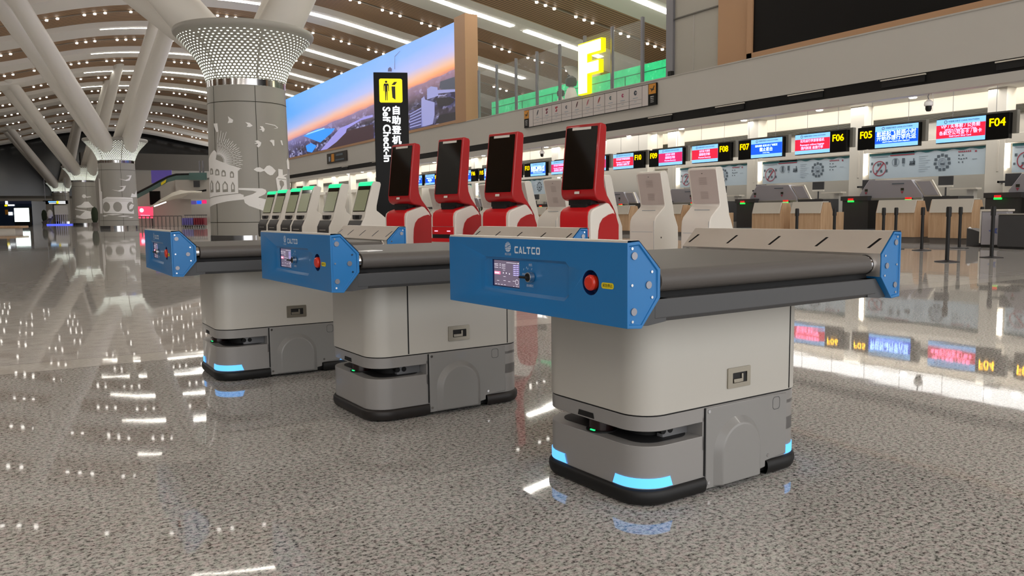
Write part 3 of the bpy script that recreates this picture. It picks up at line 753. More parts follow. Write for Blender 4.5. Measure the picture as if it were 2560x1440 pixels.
t = T('luggage_scale_box', 'low dark gray box standing right of the gray bin', 'box', tuple(AX(2552, 606, 19.5).xy) + (0,), 0)
b = MB(); b.box((-.25, -.4, .05), (.25, .4, .78), M_cgray); b.build('body', t, bevel=.02); b = MB(); b.box((-.26, -.41, .78), (.26, .41, .81), M_grille); b.build('lid', t); b = MB(); b.box((-.22, -.36, 0), (.22, .36, .05), M_black); b.build('foot', t)
t = T('hand_luggage_gauge', 'low dark gauge with white knobs left of the gray bin', 'gauge', tuple(AX(2452, 605, 20.2).xy) + (0,), 0)
b = MB(); b.prism([(-.25, 0), (-.25, .3), (.1, .42), (.25, .45), (.25, 0)], -.2, .2, M_cgray, 'x'); b.build('body', t, bevel=.01)
b = MB(); b.lathe([(.001, .40), (.035, .42), (.035, .46), (.001, .48)], M_wtxt, 12, c=(-.15, .2)); b.tube((-.15, .2, 0), (-.15, .2, .42), .012, M_metalg); b.build('knob', t)
# dome cameras
def dome(loc, lab):
    t = T('security_camera', lab, 'camera', loc, 0, 'security cameras')
    b = MB(); b.path([(0, 0, 0), (0, .03, -.06), (0, .0, -.16)], .012, M_metalg); b.path([(0, -.1, 0), (0, -.12, -.2), (0, -.1, -.44)], .006, M_wtxt, 6); b.build('bracket', t)
    b = MB(); b.lathe([(.03, -.14), (.10, -.2), (.11, -.28), (.09, -.30)], M_wtxt, 20); b.build('housing', t)
    b = MB(); b.lathe([(.075, -.30), (.075, -.38), (.05, -.43), (.001, -.44)], M_black, 20); b.build('lens', t)
dome((19.65, 12.42, 3.82), 'white and black dome camera hanging above the gap between signs F05 and F04')
dome(tuple(AX(1355, 378, 19.65).xy) + (3.82,), 'small dome camera hanging from the soffit between the red kiosks')
# desk-zone lamps
for k in range(0, 8):
    area('cove_light', (24.4, BY + 2 + BP * 2 * k - BP, 4.38), (0, math.radians(-10), 0), .3, BP * 1.9, 45, (1, .95, .87))

for k in range(0, 5):
    area('soffit_light', (23.2, BY + 2 + 16 * k, 4.38), (0, 0, 0), 2.0, 15.5, 130, (1, .98, .95))

# ---------------------------------------------------------------- parapet board, small sign, LED wall
X = 19.42
t = T('airline_board', 'long white board of ten airline logos with orange plane panels at both ends', 'sign board', (X, 27.0, 4.73), 0)
yL, yR, h = 31.5 - 27, 22.52 - 27, .775
b = MB(); b.box((0, yR, 0), (.06, yL, h), M_signb); b.build('casing', t)
b = MB(); w_ = yL - yR; cols = []
ends = .42; sm = .35
y = yL - ends; b.box((-.01, y - sm + .02, .02), (0, y - .01, h - .02), M_bord); y -= sm
cw = (w_ - 2 * ends - 2 * sm) / 10
for k in range(10):
    b.box((-.01, y - cw + .015, .02), (0, y - .015, h - .02), M_bord); cols.append(y - cw / 2)
    for z in (.14, .28): b.box((-.013, y - cw + .02, z), (-.01, y - .02, z + .008), M_bgry)
    y -= cw
b.box((-.01, y - sm + .02, .02), (0, y - .01, h - .02), M_bord); b.build('logo_panel', t)
for k, yc in enumerate(cols):
    b = MB(); mm = M_slogo[k % 9]; b.X = Matrix(((0, 0, -1, -.016), (-1, 0, 0, yc), (0, 1, 0, .55), (0, 0, 0, 1)))
    if k in (0, 4, 5, 6): b.flat([(-.08, -.12), (.02, -.04), (.1, .12), (.04, .13), (-.04, .02)], [], lambda p: (p[0], p[1], 0), mm)
    elif k in (1, 2): b.flat([(-.1, .1), (.08, .12), (.1, .06), (-.02, .03), (.08, -.04), (.0, -.12), (-.1, -.08), (.0, -.02), (-.09, .04)], [], lambda p: (p[0], p[1], 0), mm)
    else: b.flat(circ(0, 0, .09 if k == 9 else .07, 16), [circ(.03, 0, .035, 10)], lambda p: (p[0], p[1], 0), mm)
    b.flat([(-.14, -.2), (.14, -.2), (.14, -.175), (-.14, -.175)], [], lambda p: (p[0], p[1], 0), M_bpal)
    b.flat([(-.07, -.33), (.07, -.33), (.07, -.31), (-.07, -.31)], [], lambda p: (p[0], p[1], 0), M_bpal)
    b.build('airline_logo', t)
for yc in (yL - ends / 2, yR + ends / 2):
    b = MB(); b.box((-.012, yc - .19, .4), (0, yc + .19, h - .02), M_orange); b.build('orange_panel', t)
    b = MB(); b.X = Matrix(((0, 0, -1, -.016), (-1, 0, 0, yc), (0, 1, 0, .58), (0, 0, 0, 1))); b.flat([(-.14, .03), (.02, .0), (.1, .1), (.14, .09), (.08, -.02), (.14, -.05), (.03, -.05), (-.03, -.1), (-.05, -.1), (-.04, -.04)], [], lambda p: (p[0], p[1], 0), M_btxt); b.build('plane_symbol', t)
    for z in (.3, .24, .18, .12): textmesh('值机柜台' if z > .25 else 'Check-in', .05, frame_x((-.014, yc, z), (0, -1, 0), (0, 0, 1)), M_wtxt, 'small_print', t)
t = T('direction_sign', 'small dark wall sign with orange panel under the picture screen', 'sign', (X, 57.6, 4.7), 0)
b = MB(); b.box((0, -2.2, 0), (.06, 2.2, .74), mat('dark brown sign', '#2c2723', .5)); b.build('plate', t)
b = MB(); b.box((-.02, .5, .1), (0, 1.1, .66), M_orange); b.box((-.02, -1.7, .12), (0, .2, .22), M_bgry); b.box((-.02, -1.4, .45), (0, 0, .6), M_bgry); b.box((-.02, 1.4, .15), (0, 1.7, .5), M_bpal); b.build('print', t)

M_led2 = mat('picture screen', '#101010', .35, emit='#ffffff', es=.95)
n = N(M_led2); uv = n.new('ShaderNodeUVMap').outputs[0]; sp = n.new('ShaderNodeSeparateXYZ'); n.link(uv, sp.inputs[0]); U_, V_ = sp.outputs[0], sp.outputs[1]
hz = n.math('ADD', n.math('ADD', .28, n.math('MULTIPLY', U_, .24)), n.math('MULTIPLY', n.math('SUBTRACT', n.noise(uv, 14, 3), .5), .05))
hv = n.math('SUBTRACT', V_, hz)
skyA = n.ramp(hv, [(.0, '#b98aa4'), (.05, '#f0a896'), (.10, '#eabcb4'), (.2, '#9fb8f2'), (.4, '#5aa8f6'), (.7, '#2f9cfb')])
skyB = n.ramp(hv, [(.0, '#e08870'), (.04, '#ffae70'), (.10, '#f0c0a4'), (.2, '#bcbdee'), (.4, '#8ab2f8'), (.7, '#6aa8f8')])
sky = n.mix(U_, skyA, skyB)
mp = n.new('ShaderNodeMapping'); n.link(uv, mp.inputs[0]); mp.inputs['Scale'].default_value = (4.2, 1.4, 1)
vo = n.new('ShaderNodeTexVoronoi'); vo.inputs['Scale'].default_value = 22; n.link(mp.outputs[0], vo.inputs['Vector'])
cn = n.ramp(vo.outputs['Color'], [(.25, '#2a2742'), (.45, '#54507c'), (.6, '#34324a'), (.8, '#9a98c4')])
nb = n.noise(uv, 7, 4, .6)
cty = n.mix(n.math('MULTIPLY', n.math('GREATER_THAN', nb, .5), .75), cn, '#3a3136')
dst = n.ramp(hv, [(0, '#000000'), (1, '#ffffff')])
far_ = n.math('SUBTRACT', 1., n.math('MULTIPLY', n.math('ABSOLUTE', hv), 5.)); fcl = n.math('MAXIMUM', far_, 0.)
cty = n.mix(n.math('MULTIPLY', fcl, .8), cty, n.mix(U_, '#8a86c0', '#b08898'))
pic = n.mix(n.math('GREATER_THAN', hv, 0.), cty, sky)
n.link(pic, n.b.inputs['Emission Color'])
LX, LY0, LY1, LZ0, LZ1 = 19.55, 38.5, 71.1, 5.82, 10.84
t = T('picture_screen', 'huge lit screen showing a sunset city panorama, in a wood frame', 'screen', (LX, (LY0 + LY1) / 2, LZ0), 0)
me = bpy.data.meshes.new('picture'); hw = (LY1 - LY0) / 2; hh = LZ1 - LZ0
me.from_pydata([(0, hw, 0), (0, -hw, 0), (0, -hw, hh), (0, hw, hh)], [], [(0, 1, 2, 3)]); me.materials.append(M_led2); uvl = me.uv_layers.new(name='UVMap')
for l, u in zip(me.loops, ((0, 0), (1, 0), (1, 1), (0, 1))): uvl.data[l.index].uv = u
o = bpy.data.objects.new('picture', me); COL.objects.link(o); o.parent = t
b = MB(); b.box((.01, -hw - .02, -.1), (.3, hw + .01, hh), M_signb); b.box((-.09, -hw - .1, -.17), (.2, hw + .6, -.02), M_woodf); b.box((-.09, hw + .02, -.17), (.2, hw + .6, hh), M_woodf); b.build('frame', t)
b = MB(); W2 = 2 * hw
def PU(u, v, d=.02): return (-d, hw - u * W2, v * hh)
def poly(pts, m, d=.02): b.add([PU(u, v, d) for u, v in pts], [tuple(range(len(pts)))], m)
E_ = lambda nm, c, s=.9: mat(nm, c, .4, emit=c, es=s)
Mr, Mr2, Mroad, Mtw, Mtw2, Mgr = E_('picture blue roof', '#2f84f0', 1.), E_('picture pale roof', '#8cc4ff'), E_('picture road', '#8f8cd4', .8), E_('picture tower', '#8f93c8', .7), E_('picture tower dark', '#4a4a74', .6), E_('picture trees', '#2c2a30', .6)
# u,v derived from the photograph's perspective
def UV(px, py):
    p = AX(px, py, LX); return ((LY1 - p.y) / W2, (p.z - LZ0) / hh)
def polyp(pts, m, d=.02): poly([UV(*p) for p in pts], m, d)
k7 = lambda x, y: (700 + x / 4.235, 60 + y / 4.235)
polyp([k7(*p) for p in ((250, 1185), (400, 1110), (585, 1105), (540, 1160), (430, 1255))], Mr)
polyp([k7(*p) for p in ((270, 1180), (300, 1155), (470, 1100), (480, 1110), (330, 1160))], Mr2, .03)
polyp([k7(*p) for p in ((275, 1290), (330, 1260), (390, 1290), (340, 1360), (290, 1350))], Mr)
polyp([k7(*p) for p in ((430, 1340), (640, 1100), (720, 1070), (700, 1150), (600, 1250), (500, 1325))], Mroad)
polyp([k7(*p) for p in ((700, 1080), (900, 980), (985, 960), (985, 985), (860, 1020), (710, 1110))], Mroad)
polyp([k7(*p) for p in ((500, 1325), (600, 1250), (720, 1130), (990, 1060), (995, 1220))], E_('picture dusk hillside', '#3e2c34', .6), .015)
polyp([k7(*p) for p in ((1500, 790), (1530, 765), (1540, 800), (1640, 830), (1640, 960), (1620, 1060), (1500, 1090))], Mtw)
polyp([k7(*p) for p in ((1375, 960), (1500, 880), (1510, 1090), (1380, 1120))], Mtw2)
for j in range(6): polyp([k7(1380, 950 + j * 28), k7(1500, 885 + j * 34), k7(1500, 897 + j * 34), k7(1380, 962 + j * 28)], Mtw, .03)
polyp([k7(*p) for p in ((1560, 690), (1600, 660), (1670, 670), (1680, 760), (1560, 800))], Mtw)
polyp([k7(*p) for p in ((1650, 790), (1800, 770), (1860, 800), (1800, 860), (1680, 880))], Mgr)
polyp([k7(*p) for p in ((1640, 1060), (1700, 960), (1860, 930), (1870, 1010), (1720, 1050))], Mgr)
polyp([k7(*p) for p in ((1700, 610), (1850, 560), (1870, 610), (1860, 690), (1740, 700), (1690, 680))], E_('picture dim park', '#4c5160', .6))
polyp([k7(*p) for p in ((1555, 745), (1650, 700), (1875, 690), (1875, 715), (1660, 740))], Mtw, .03)
polyp([k7(*p) for p in ((1216, 480), (1219, 340), (1222, 340), (1222, 480))], Mtw2, .03)
polyp([k7(*p) for p in ((1219, 342), (1275, 285), (1277, 289), (1222, 348))], Mtw2, .03)
polyp([k7(*p) for p in ((1145, 505), (1150, 470), (1170, 455), (1190, 475), (1188, 505))], Mtw2, .03)
b.build('picture_details', t)
# wood clad pier at the screen's near end
b = MB(); b.box((FX - .05, 37.2, 5.62), (FX + .68, 38.4, 11.0), M_woodf); structure(b.build('pillar'))
# block with the dark screen
b = MB(); b.box((FX + .35, 19.9, 5.62), (FX + 8, 22.1, 14), M_stone); b.box((FX + .33, 19.85, 8.45), (FX + .36, 22.1, 8.5), M_wall2); b.box((FX + .33, 21.1, 5.62), (FX + .36, 21.12, 7.6), M_wall2)
b.box((FX + .3, 19.87, 7.62), (FX + .36, 22.1, 7.66), M_farg)
b.box((FX + .25, 22.05, 5.62), (FX + .6, 22.4, 12), M_metalg)
structure(b.build('wall_pier'))
b = MB(); b.box((FX + .28, -10, 5.62), (FX + 6, 19.9, 14), M_woodf); structure(b.build('wall_upper'))
t = T('dark_screen', 'huge switched off black screen in warm wood frame above the desks', 'screen', (FX + .2, 4.2, 5.84), 0)
b = MB(); b.box((0, -13.9, 0), (.08, 14.1, 7), M_blkscr); b.build('panel', t)
b = MB(); b.box((-.06, -13.9, -.22), (.07, 14.35, -.01), M_woodf); b.box((-.06, 14.11, -.22), (.07, 14.32, 7), M_woodf); b.build('frame', t)
# glass rail of the mezzanine
ypost = [36.9 - 1.77 * k for k in range(8)]
gs = T('glass_screen', 'tall clear glass screen on metal posts above the airline board', 'glass screen', (19.68, 30, 5.645))
for k in range(8):
    Y = 23.6 + 1.8 * k - 30; b = MB(); b.box((-.06, Y - .045, 0), (.06, Y + .045, 2.38), M_metalg); b.build('post', gs, bevel=.008)
for k in range(7):
    Y = 24.5 + 1.8 * k - 30; b = MB(); b.box((-.01, Y - .85, 0.02), (.01, Y + .85, 2.28), M_glass); b.build('glass_pane', gs)
b = MB(); b.box((24.5, 26.5, 5.51), (24.6, 43.5, 7.62), M_green)
for z in (6.3, 7.25): b.box((24.47, 26.5, z), (24.5, 43.5, z + .03), M_gline)
for y in (27.5, 30.6, 33.7, 36.8, 39.9): b.box((24.47, y, 5.6), (24.5, y + .03, 7.25), M_gline)
tag(b.build('green_backdrop'), 'long glowing green hoarding behind the mezzanine glass', 'hoarding')
# letter F
t = T('letter_sign', 'tall glowing white letter F with yellow edges above the parapet', 'letter sign', (19.3, 26.4, 5.67), 0)
F = [(-.72, 0), (-.72, 1.92), (.72, 1.92), (.72, 1.5), (-.18, 1.5), (-.18, 1.14), (.58, 1.14), (.58, .74), (-.18, .74), (-.18, 0)]
b = MB(); b.prism([(-x, z) for x, z in F], 0, .03, M_Fw, 'x', m2=M_Fw); b.build('face', t)
b = MB(); o2 = [(-.77, -.04), (-.77, 1.97), (.77, 1.97), (.77, 1.45), (-.13, 1.45), (-.13, 1.19), (.63, 1.19), (.63, .69), (-.13, .69), (-.13, -.04)]
b.prism([(-x, z) for x, z in o2], .03, .24, M_Fy, 'x'); b.build('edge', t)
# white statues
def statue(px, py0, s, lab):
    c = AX(px, 262, 21.5); t = T('rounded_figure', lab, 'statue', (c.x, c.y, 5.51), 0, 'rounded statues behind the glass')
    b = MB(); b.lathe([(.42 * s, 0), (.45 * s, .5 * s), (.4 * s, 1.0 * s), (.26 * s, 1.4 * s), (.12 * s, 1.55 * s)], M_kwhite, 24); b.build('body', t)
    b = MB(); b.lathe([(.1 * s, 1.52 * s), (.33 * s, 1.6 * s), (.38 * s, 1.8 * s), (.32 * s, 2.05 * s), (.12 * s, 2.2 * s), (.001, 2.2 * s)], M_black, 24); b.lathe([(.05 * s, 2.1 * s), (.12 * s, 2.2 * s), (.001, 2.32 * s)], M_black, 12, c=(-.1 * s, .12 * s)); b.build('dark_cap', t)
statue(1428, 200, .72, 'white rounded figure with round black cap left of the letter F')
statue(1402, 230, .5, 'smaller white figure with dark cap behind a glass post')
# struts behind the mezzanine
for a, c, r, lab in (((1462, 215, 60), (1335, 28, 60), .5, 'leaning left to the ceiling'), ((1492, 230, 58), (1462, -40, 55), .42, 'rising almost upright behind the letter F'), ((1570, 185, 62), (1700, 70, 62), .45, 'leaning right toward the stone pier')):
    b = MB(); b.tube(AD(*a), AD(*c), r, M_arm, r * .9, 20); tag(b.build('roof_strut'), 'thick white roof strut %s' % lab, 'strut', 'roof struts over the mezzanine')
b = MB(); b.box((-.05, 0, -.08), (.1, .16, .08), M_black); o = b.build('wall_camera'); o.location = (FX, 21.8, 5.72); tag(o, 'small black camera on parapet top right of the airline board', 'camera')
# ================================================================== kiosks.  local: x = width (viewer's right when facing it), y = depth (0 front, + back), z up
def tilt_kiosk(name, label, group, red=True, sc=1.0, number=None):
    t = T(name, label, 'kiosk', (0, 0, 0), 0, group)
    w = .235
    M1 = M_red if red else M_kwhite
    base = [(0.0, 0), (0.0, .90), (.012, .945), (.05, .975), (.30, 1.05), (.40, 1.02), (.44, .92), (.46, .8), (.46, 0)]
    b = MB(); b.prism(base, -w, w, M_kwhite, 'x'); b.build('base', t, bevel=.012)
    if red:
        b = MB()
        for s in (-1, 1):
            x0, x1 = (w, w + .012) if s > 0 else (-w - .012, -w)
            b.prism([(.12, 0), (.115, .62), (.125, .74), (.15, .82), (.20, .875), (.30, .915), (.38, .93), (.43, .90), (.477, .8), (.475, 0)], x0, x1, M_red, 'x')
        b.build('side_panel', t)
        b = MB(); b.prism([(-.012, .78), (-.012, .90), (0, .95), (.045, .985), (.2, 1.03), (.2, 1.0), (.05, .96), (.01, .9), (.01, .78)], -w + .045, w - .045, M_red2, 'x')
        b.build('top_panel', t, bevel=.004)
        b = MB(); b.box((-w + .035, -.014, .68), (w - .035, .01, .775), M_red2); b.box((-w + .03, -.006, .625), (w - .03, .01, .68), M_dark); b.box((-w + .03, -.02, .585), (w - .03, .01, .63), M_red2)
        for x in (-.12, .12): b.box((x - .03, -.018, .715), (x + .03, -.012, .728), M_stxp)
        b.build('drawer', t)
    else:
        b = MB(); b.box((-w - .002, -.003, .76), (w + .002, .0, .768), M_bpal); b.box((w, .3, .55), (w + .004, .32, .57), M_btxt); b.box((-.06, .1, .985), (.05, .102, .99), M_bpal); b.build('panel_line', t)
    # ribbon: head plus rear shell
    out = [(.165, 1.9), (.255, 1.885), (.27, 1.86), (.225, 1.30), (.235, 1.22), (.28, 1.13), (.38, 1.02), (.45, .92), (.478, .8), (.478, .0), (.44, .0), (.44, .84), (.40, .95), (.31, 1.03), (.24, 1.06), (.13, 1.075), (.085, 1.10), (.065, 1.14), (.062, 1.19), (.15, 1.88)]
    b = MB(); b.prism(out, -w - .004, w + .004, M1, 'x'); b.build('head', t, bevel=.02, segs=3)
    n0 = Vector((.062 - .15, 0)); P = lambda u, v, d=0.: (u, .062 + (.15 - .062) * v - d, 1.19 + (1.88 - 1.19) * v)
    b = MB(); pts = rounded(-w + .02, .0, w - .02, .98, .015, 3)
    if red:
        b.add([P(x, v, .004) for x, v in pts], [tuple(range(len(pts)))], M_glassblk); b.build('screen', t)
        b = MB(); b.add([P(x, v, .010) for x, v in ((-.13, .935), (.13, .935), (.13, .975), (-.13, .975))], [(0, 1, 2, 3)], M_kwhite); b.add([P(x, v, .008) for x, v in ((-.035, -.07), (.035, -.07), (.035, -.03), (-.035, -.03))], [(0, 1, 2, 3)], M_kwhite); b.build('light_bar', t)
        b = MB(); b.prism([(.12, 1.02), (.30, 1.07), (.26, 1.075), (.12, 1.08)], -w + .06, w - .1, M_black, 'x'); b.box((-.12, .08, .99), (.1, .2, 1.035), M_dark); b.build('dark_void_fill', t)  # dark of the void between head and base, put in as black pieces
        b = MB(); b.X = Matrix(((1, 0, 0, 0), (0, 0, -1, 0), (0, 1, 0, 0), (0, 0, 0, 1)))
        if number:
            b.flat(circ(0, .51, .045, 24), [], lambda p: (p[0], p[1], .004), M_red2); b.build('number_badge', t)
            textmesh(number, .075, frame_x((0, -.007, .51), (1, 0, 0), (0, 0, 1)), M_wtxt, 'badge_number', t)
    else:
        b.add([P(x, v, .004) for x, v in pts], [tuple(range(len(pts)))], M_kpink); b.build('face_panel', t)
        b = MB(); b.add([P(x, v, .007) for x, v in circ(0, .93, .012, 10)], [tuple(range(10))], M_btxt)
        for v in (.38, .74):
            for k in range(8): b.add([P(x, y_, .006) for x, y_ in ((-.07, v + k * .018 - .07), (.07, v + k * .018 - .07), (.07, v + k * .018 - .062), (-.07, v + k * .018 - .062))], [(0, 1, 2, 3)], mat('panel vents', '#a89b95', .6))
        b.build('vents', t)
    if sc != 1: t.scale = (sc, sc, sc)
    return t
# orientation: front normal (local -y) -> hall direction; front looks along (-.964,-.266)
KROT = math.atan2(.266, .964) - PI / 2     # rotates local -y (angle -90deg) to the wanted heading
KROT = (math.atan2(-.266, -.964)) + PI / 2
def kpos(px, py, z): return AZ(px, py, z)
def put(o, px_front_left, top, zt):
    pass
reds = [((1465, 312), 'nearest red check-in kiosk, tallest in the photo, white base and black screen', None), ((1265, 333), 'red check-in kiosk second from the biggest one, tilted black screen', None),
        ((1135, 347), 'red check-in kiosk with a round badge numbered 2', '2'), ((1015, 361), 'red check-in kiosk standing beside the tall black self check-in pillar', None)]
proto = None
offs = Matrix.Rotation(KROT, 3, 'Z') @ Vector((0, .21, 0))
for (p, lab, num) in reds:
    if proto is None or num: o = tilt_kiosk('check_in_kiosk', lab, 'red check-in kiosks', True, 1, num); 
    else: o = copy_tree(proto)
    if proto is None: proto = o
    q = AZ(p[0], p[1], 1.895); o.location = (q.x - offs.x, q.y - offs.y, 0); o.rotation_euler = (0, 0, KROT); o['label'] = lab
# kiosks with green light
def green_kiosk(label):
    t = T('self_service_kiosk', label, 'kiosk', (0, 0, 0), 0, 'white check-in kiosks')
    w = .225
    prof = [(0.01, 0), (-.03, .45), (-.02, .70), (.04, .81), (.09, .89), (.11, .98), (.28, 1.50), (.31, 1.545), (.35, 1.555), (.46, 1.54), (.475, 1.50), (.35, 1.04), (.36, 1.01), (.42, .975), (.585, .86), (.62, .80), (.63, .72), (.63, 0)]
    b = MB(); b.prism(prof, -w, w, M_kwhite, 'x'); b.build('body', t, bevel=.012)
    P = lambda u, v, d=0.: (u, .11 + (.28 - .11) * v - d * .95, .98 + .52 * v + d * .3)
    q = w - .035
    b = MB(); b.add([P(-q, .02, .006), P(q, .02, .006), P(q, .96, .006), P(-q, .96, .006)], [(0, 1, 2, 3)], M_glassblk); s_ = b.build('screen', t)
    b = MB(); b.add([P(-q + .012, .05, .010), P(q - .012, .05, .010), P(q - .012, .80, .010), P(-q + .012, .80, .010)], [(0, 1, 2, 3)], M_kscr); b.build('screen_picture', s_)
    b = MB(); b.prism([(.255, 1.475), (.268, 1.53), (.30, 1.552), (.335, 1.556), (.30, 1.49)], -w + .03, w - .03, M_kgreen, 'x'); b.build('status_light', t)
    b = MB(); b.box((-.1, .035, .85), (.12, .1, .93), M_kgray); b.box((.0, .03, .86), (.11, .1, .92), M_dark); b.build('ticket_recess', t)
    b = MB(); b.prism([(.01, .25), (-.04, .45), (-.035, .70), (.03, .825), (.07, .83), (.0, .70), (-.02, .45), (.02, .25)], -w + .03, w - .03, M_kgray, 'x'); b.box((-.1, -.05, .63), (.1, -.03, .64), M_deskw); b.build('front_cover', t)
    R = lambda u, v, d=0.: (u, .352 + (.472 - .352) * v + d * .95, 1.045 + .45 * v - d * .25)
    b = MB(); pts = rounded(-w + .006, 0, w - .03, 1.04, .03, 4); b.add([R(x, v, .003) for x, v in pts], [tuple(range(len(pts)))], M_kpink); rp = b.build('rear_panel', t)
    b = MB(); b.add([R(x, v, .006) for x, v in circ(0, .93, .011, 10)], [tuple(range(10))], M_btxt); b.build('lock', rp)
    for v in (.24, .68):
        b = MB()
        for k in range(8): b.add([R(x, y_, .005) for x, y_ in ((-.06, v + k * .03 - .09), (.06, v + k * .03 - .09), (.06, v + k * .03 - .078), (-.06, v + k * .03 - .078))], [(0, 1, 2, 3)], mat('panel vents', '#aa9d97', .6))
        b.build('vent', rp)
    b = MB(); b.box((-w + .03, .628, .635), (w - .03, .6315, .64), M_bpal); b.box((-w + .01, .628, .05), (-w + .014, .6315, .8), M_bpal); b.box((-.12, .45, .955), (.12, .455, .962), M_bpal); b.build('rear_seam', t)
    b = MB(); b.tube((-w, .45, .55), (-w - .004, .45, .55), .012, M_btxt); b.build('side_lock', t)
    return t
gl = [(5.56, 14.65, 'largest one, at the left edge of the black pillar'), (5.38, 15.9, 'second from the black self check-in pillar'), (5.25, 17.3, 'third from the black self check-in pillar'),
      (5.40, 18.75, 'fourth from the black self check-in pillar, mostly hidden'), (5.42, 20.0, 'fifth from the black self check-in pillar'), (5.52, 21.4, 'farthest of its row, before the giant column')]
proto = None; og = Matrix.Rotation(KROT, 3, 'Z') @ Vector((0, .36, 0))
for k, (x, y, lab) in enumerate(gl):
    o = green_kiosk('') if k == 0 else copy_tree(proto)
    if k == 0: proto = o
    o.location = (x - og.x, y - og.y, 0); o.rotation_euler = (0, 0, KROT); o['label'] = 'white kiosk with green light, ' + lab
wl = ['white kiosk seen from its pale back, the one nearest desk F06', 'white kiosk seen from its pale back, second from desk F06', 'white kiosk seen from behind, hidden mostly by the biggest red kiosk',
      'white kiosk seen from behind, right of the second red kiosk', 'white kiosk seen from behind, partly behind the second red kiosk', 'white kiosk seen from behind, between the two middle red kiosks',
      'white kiosk seen from behind the red kiosk badged 2', 'white kiosk seen from behind, near the black pillar sign', 'white kiosk seen from behind, peeping between green lit kiosks']
og2 = Matrix.Rotation(KROT + PI, 3, 'Z') @ Vector((0, .41, 0))
for k in range(9):
    o = copy_tree(proto); y = 8.40 + 1.16 * k + (.12 * k if k > 1 else 0) ; x = 8.12 + .02 * k
    if k == 8: x, y = 6.9, 20.9
    o.location = (x - og2.x, y - og2.y, 0); o.rotation_euler = (0, 0, KROT + PI); o['label'] = wl[k]
# self check-in pillar
px0 = AD(976, 181, 23.4); hd = math.atan2(-RH[1], -RH[0]) 
t = T('self_check_in_pillar', 'tall black pillar sign reading Self Check-in under a yellow kiosk symbol', 'sign', (px0.x, px0.y, 0), math.atan2(RH[1], RH[0]) + .12)
W = .49; ht = px0.z
b = MB(); b.box((-W, 0, .9), (W, .32, ht), M_signb); b.prism([(-W, .9), (W, .9), (W * .72, 0), (-W * .72, 0)], 0, .32, M_signb, 'y'); b.build('casing', t, bevel=.01)
b = MB(); b.X = Matrix(((1, 0, 0, 0), (0, 0, -1, -.006), (0, 1, 0, 0), (0, 0, 0, 1)))
b.flat(rounded(-.33, ht - .86, .33, ht - .18, .05), [], lambda p: (p[0], p[1], 0), M_yglow); b.build('symbol_panel', t)
b = MB(); b.X = Matrix(((1, 0, 0, 0), (0, 0, -1, -.012), (0, 1, 0, ht - .52), (0, 0, 0, 1)))
F2 = lambda pts: b.flat(pts, [], lambda p: (p[0], p[1], 0), M_btxt)
F2(circ(-.13, .25, .035, 14)); F2([(-.19, .2), (-.07, .2), (-.055, .16), (-.055, -.02), (-.075, -.02), (-.08, .14), (-.095, .14), (-.1, -.28), (-.12, -.28), (-.128, -.03), (-.135, -.03), (-.143, -.28), (-.165, -.28), (-.17, .14), (-.18, .14), (-.187, -.02), (-.205, -.02), (-.205, .16)])
F2([(.02, .16), (.1, .25), (.19, .25), (.12, .16)]); F2([(.02, .12), (.13, .12), (.13, -.26), (.04, -.2)]); b.build('symbol', t)
for k, ch in enumerate('自助登机牌办理'): textmesh(ch, .262, frame_x((.14, -.012, ht - 1.10 - k * .282), (1, 0, 0), (0, 0, 1)), M_wglow, 'sign_character', t, fat=.010)
textmesh('Self Check-in', .30, frame_x((-.15, -.012, ht - .98), (0, 0, -1), (1, 0, 0)), M_wglow, 'sign_lettering', t, align='LEFT', bold=.008, valign='CENTER')

# ================================================================== mobile conveyor robots.  local x=u (toward camera side), y=v (across), z up
CU, VO, ZT, ZB = .476, .667, .868, .628
VA, VB, VC, Z1, Z2 = .624, .544, .614, .789, .709
LU, LV, HS = .267, .410, .297
def caltco(t, x0, z0, w, h, M):
    # blocky CALTCO letters as strokes
    b = MB(); b.X = M; lw = w / 6.35; s = h * .21; g = lw * .86
    def R(x, a, c, d, e): b.flat([(x0 + x + a * g, z0 + c * h), (x0 + x + d * g, z0 + c * h), (x0 + x + d * g, z0 + e * h), (x0 + x + a * g, z0 + e * h)], [], lambda p: (p[0], p[1], 0), M_ltxt)
    def Pl(x, pts): b.flat([(x0 + x + p * g, z0 + q * h) for p, q in pts], [], lambda p: (p[0], p[1], 0), M_ltxt)
    C_ = [(.12, 0), (1, 0), (1, .22), (.24, .22), (.24, .78), (1, .78), (1, 1), (.12, 1), (0, .86), (0, .14)]
    Pl(0, C_)
    Pl(lw * 1.02, [(0, 0), (.26, 0), (.5, .68), (.62, .34), (.44, .34), (.38, .14), (.72, .14), (.78, 0), (1.04, 0), (.62, 1), (.4, 1)])
    Pl(lw * 2.12, [(0, 0), (.9, 0), (.9, .22), (.25, .22), (.25, 1), (0, 1)])
    Pl(lw * 2.98, [(.0, 1), (0, .78), (.4, .78), (.4, 0), (.65, 0), (.65, .78), (1.05, .78), (1.05, 1)])
    Pl(lw * 4.12, C_)
    b.flat([(x0 + lw * 5.22 + p * g, z0 + q * h) for p, q in ((.12, 0), (.9, 0), (1.02, .14), (1.02, .86), (.9, 1), (.12, 1), (0, .86), (0, .14))],
           [[(x0 + lw * 5.22 + p * g, z0 + q * h) for p, q in ((.24, .22), (.78, .22), (.78, .78), (.24, .78))]], lambda p: (p[0], p[1], 0), M_ltxt)
    return b.build('brand_lettering', t)
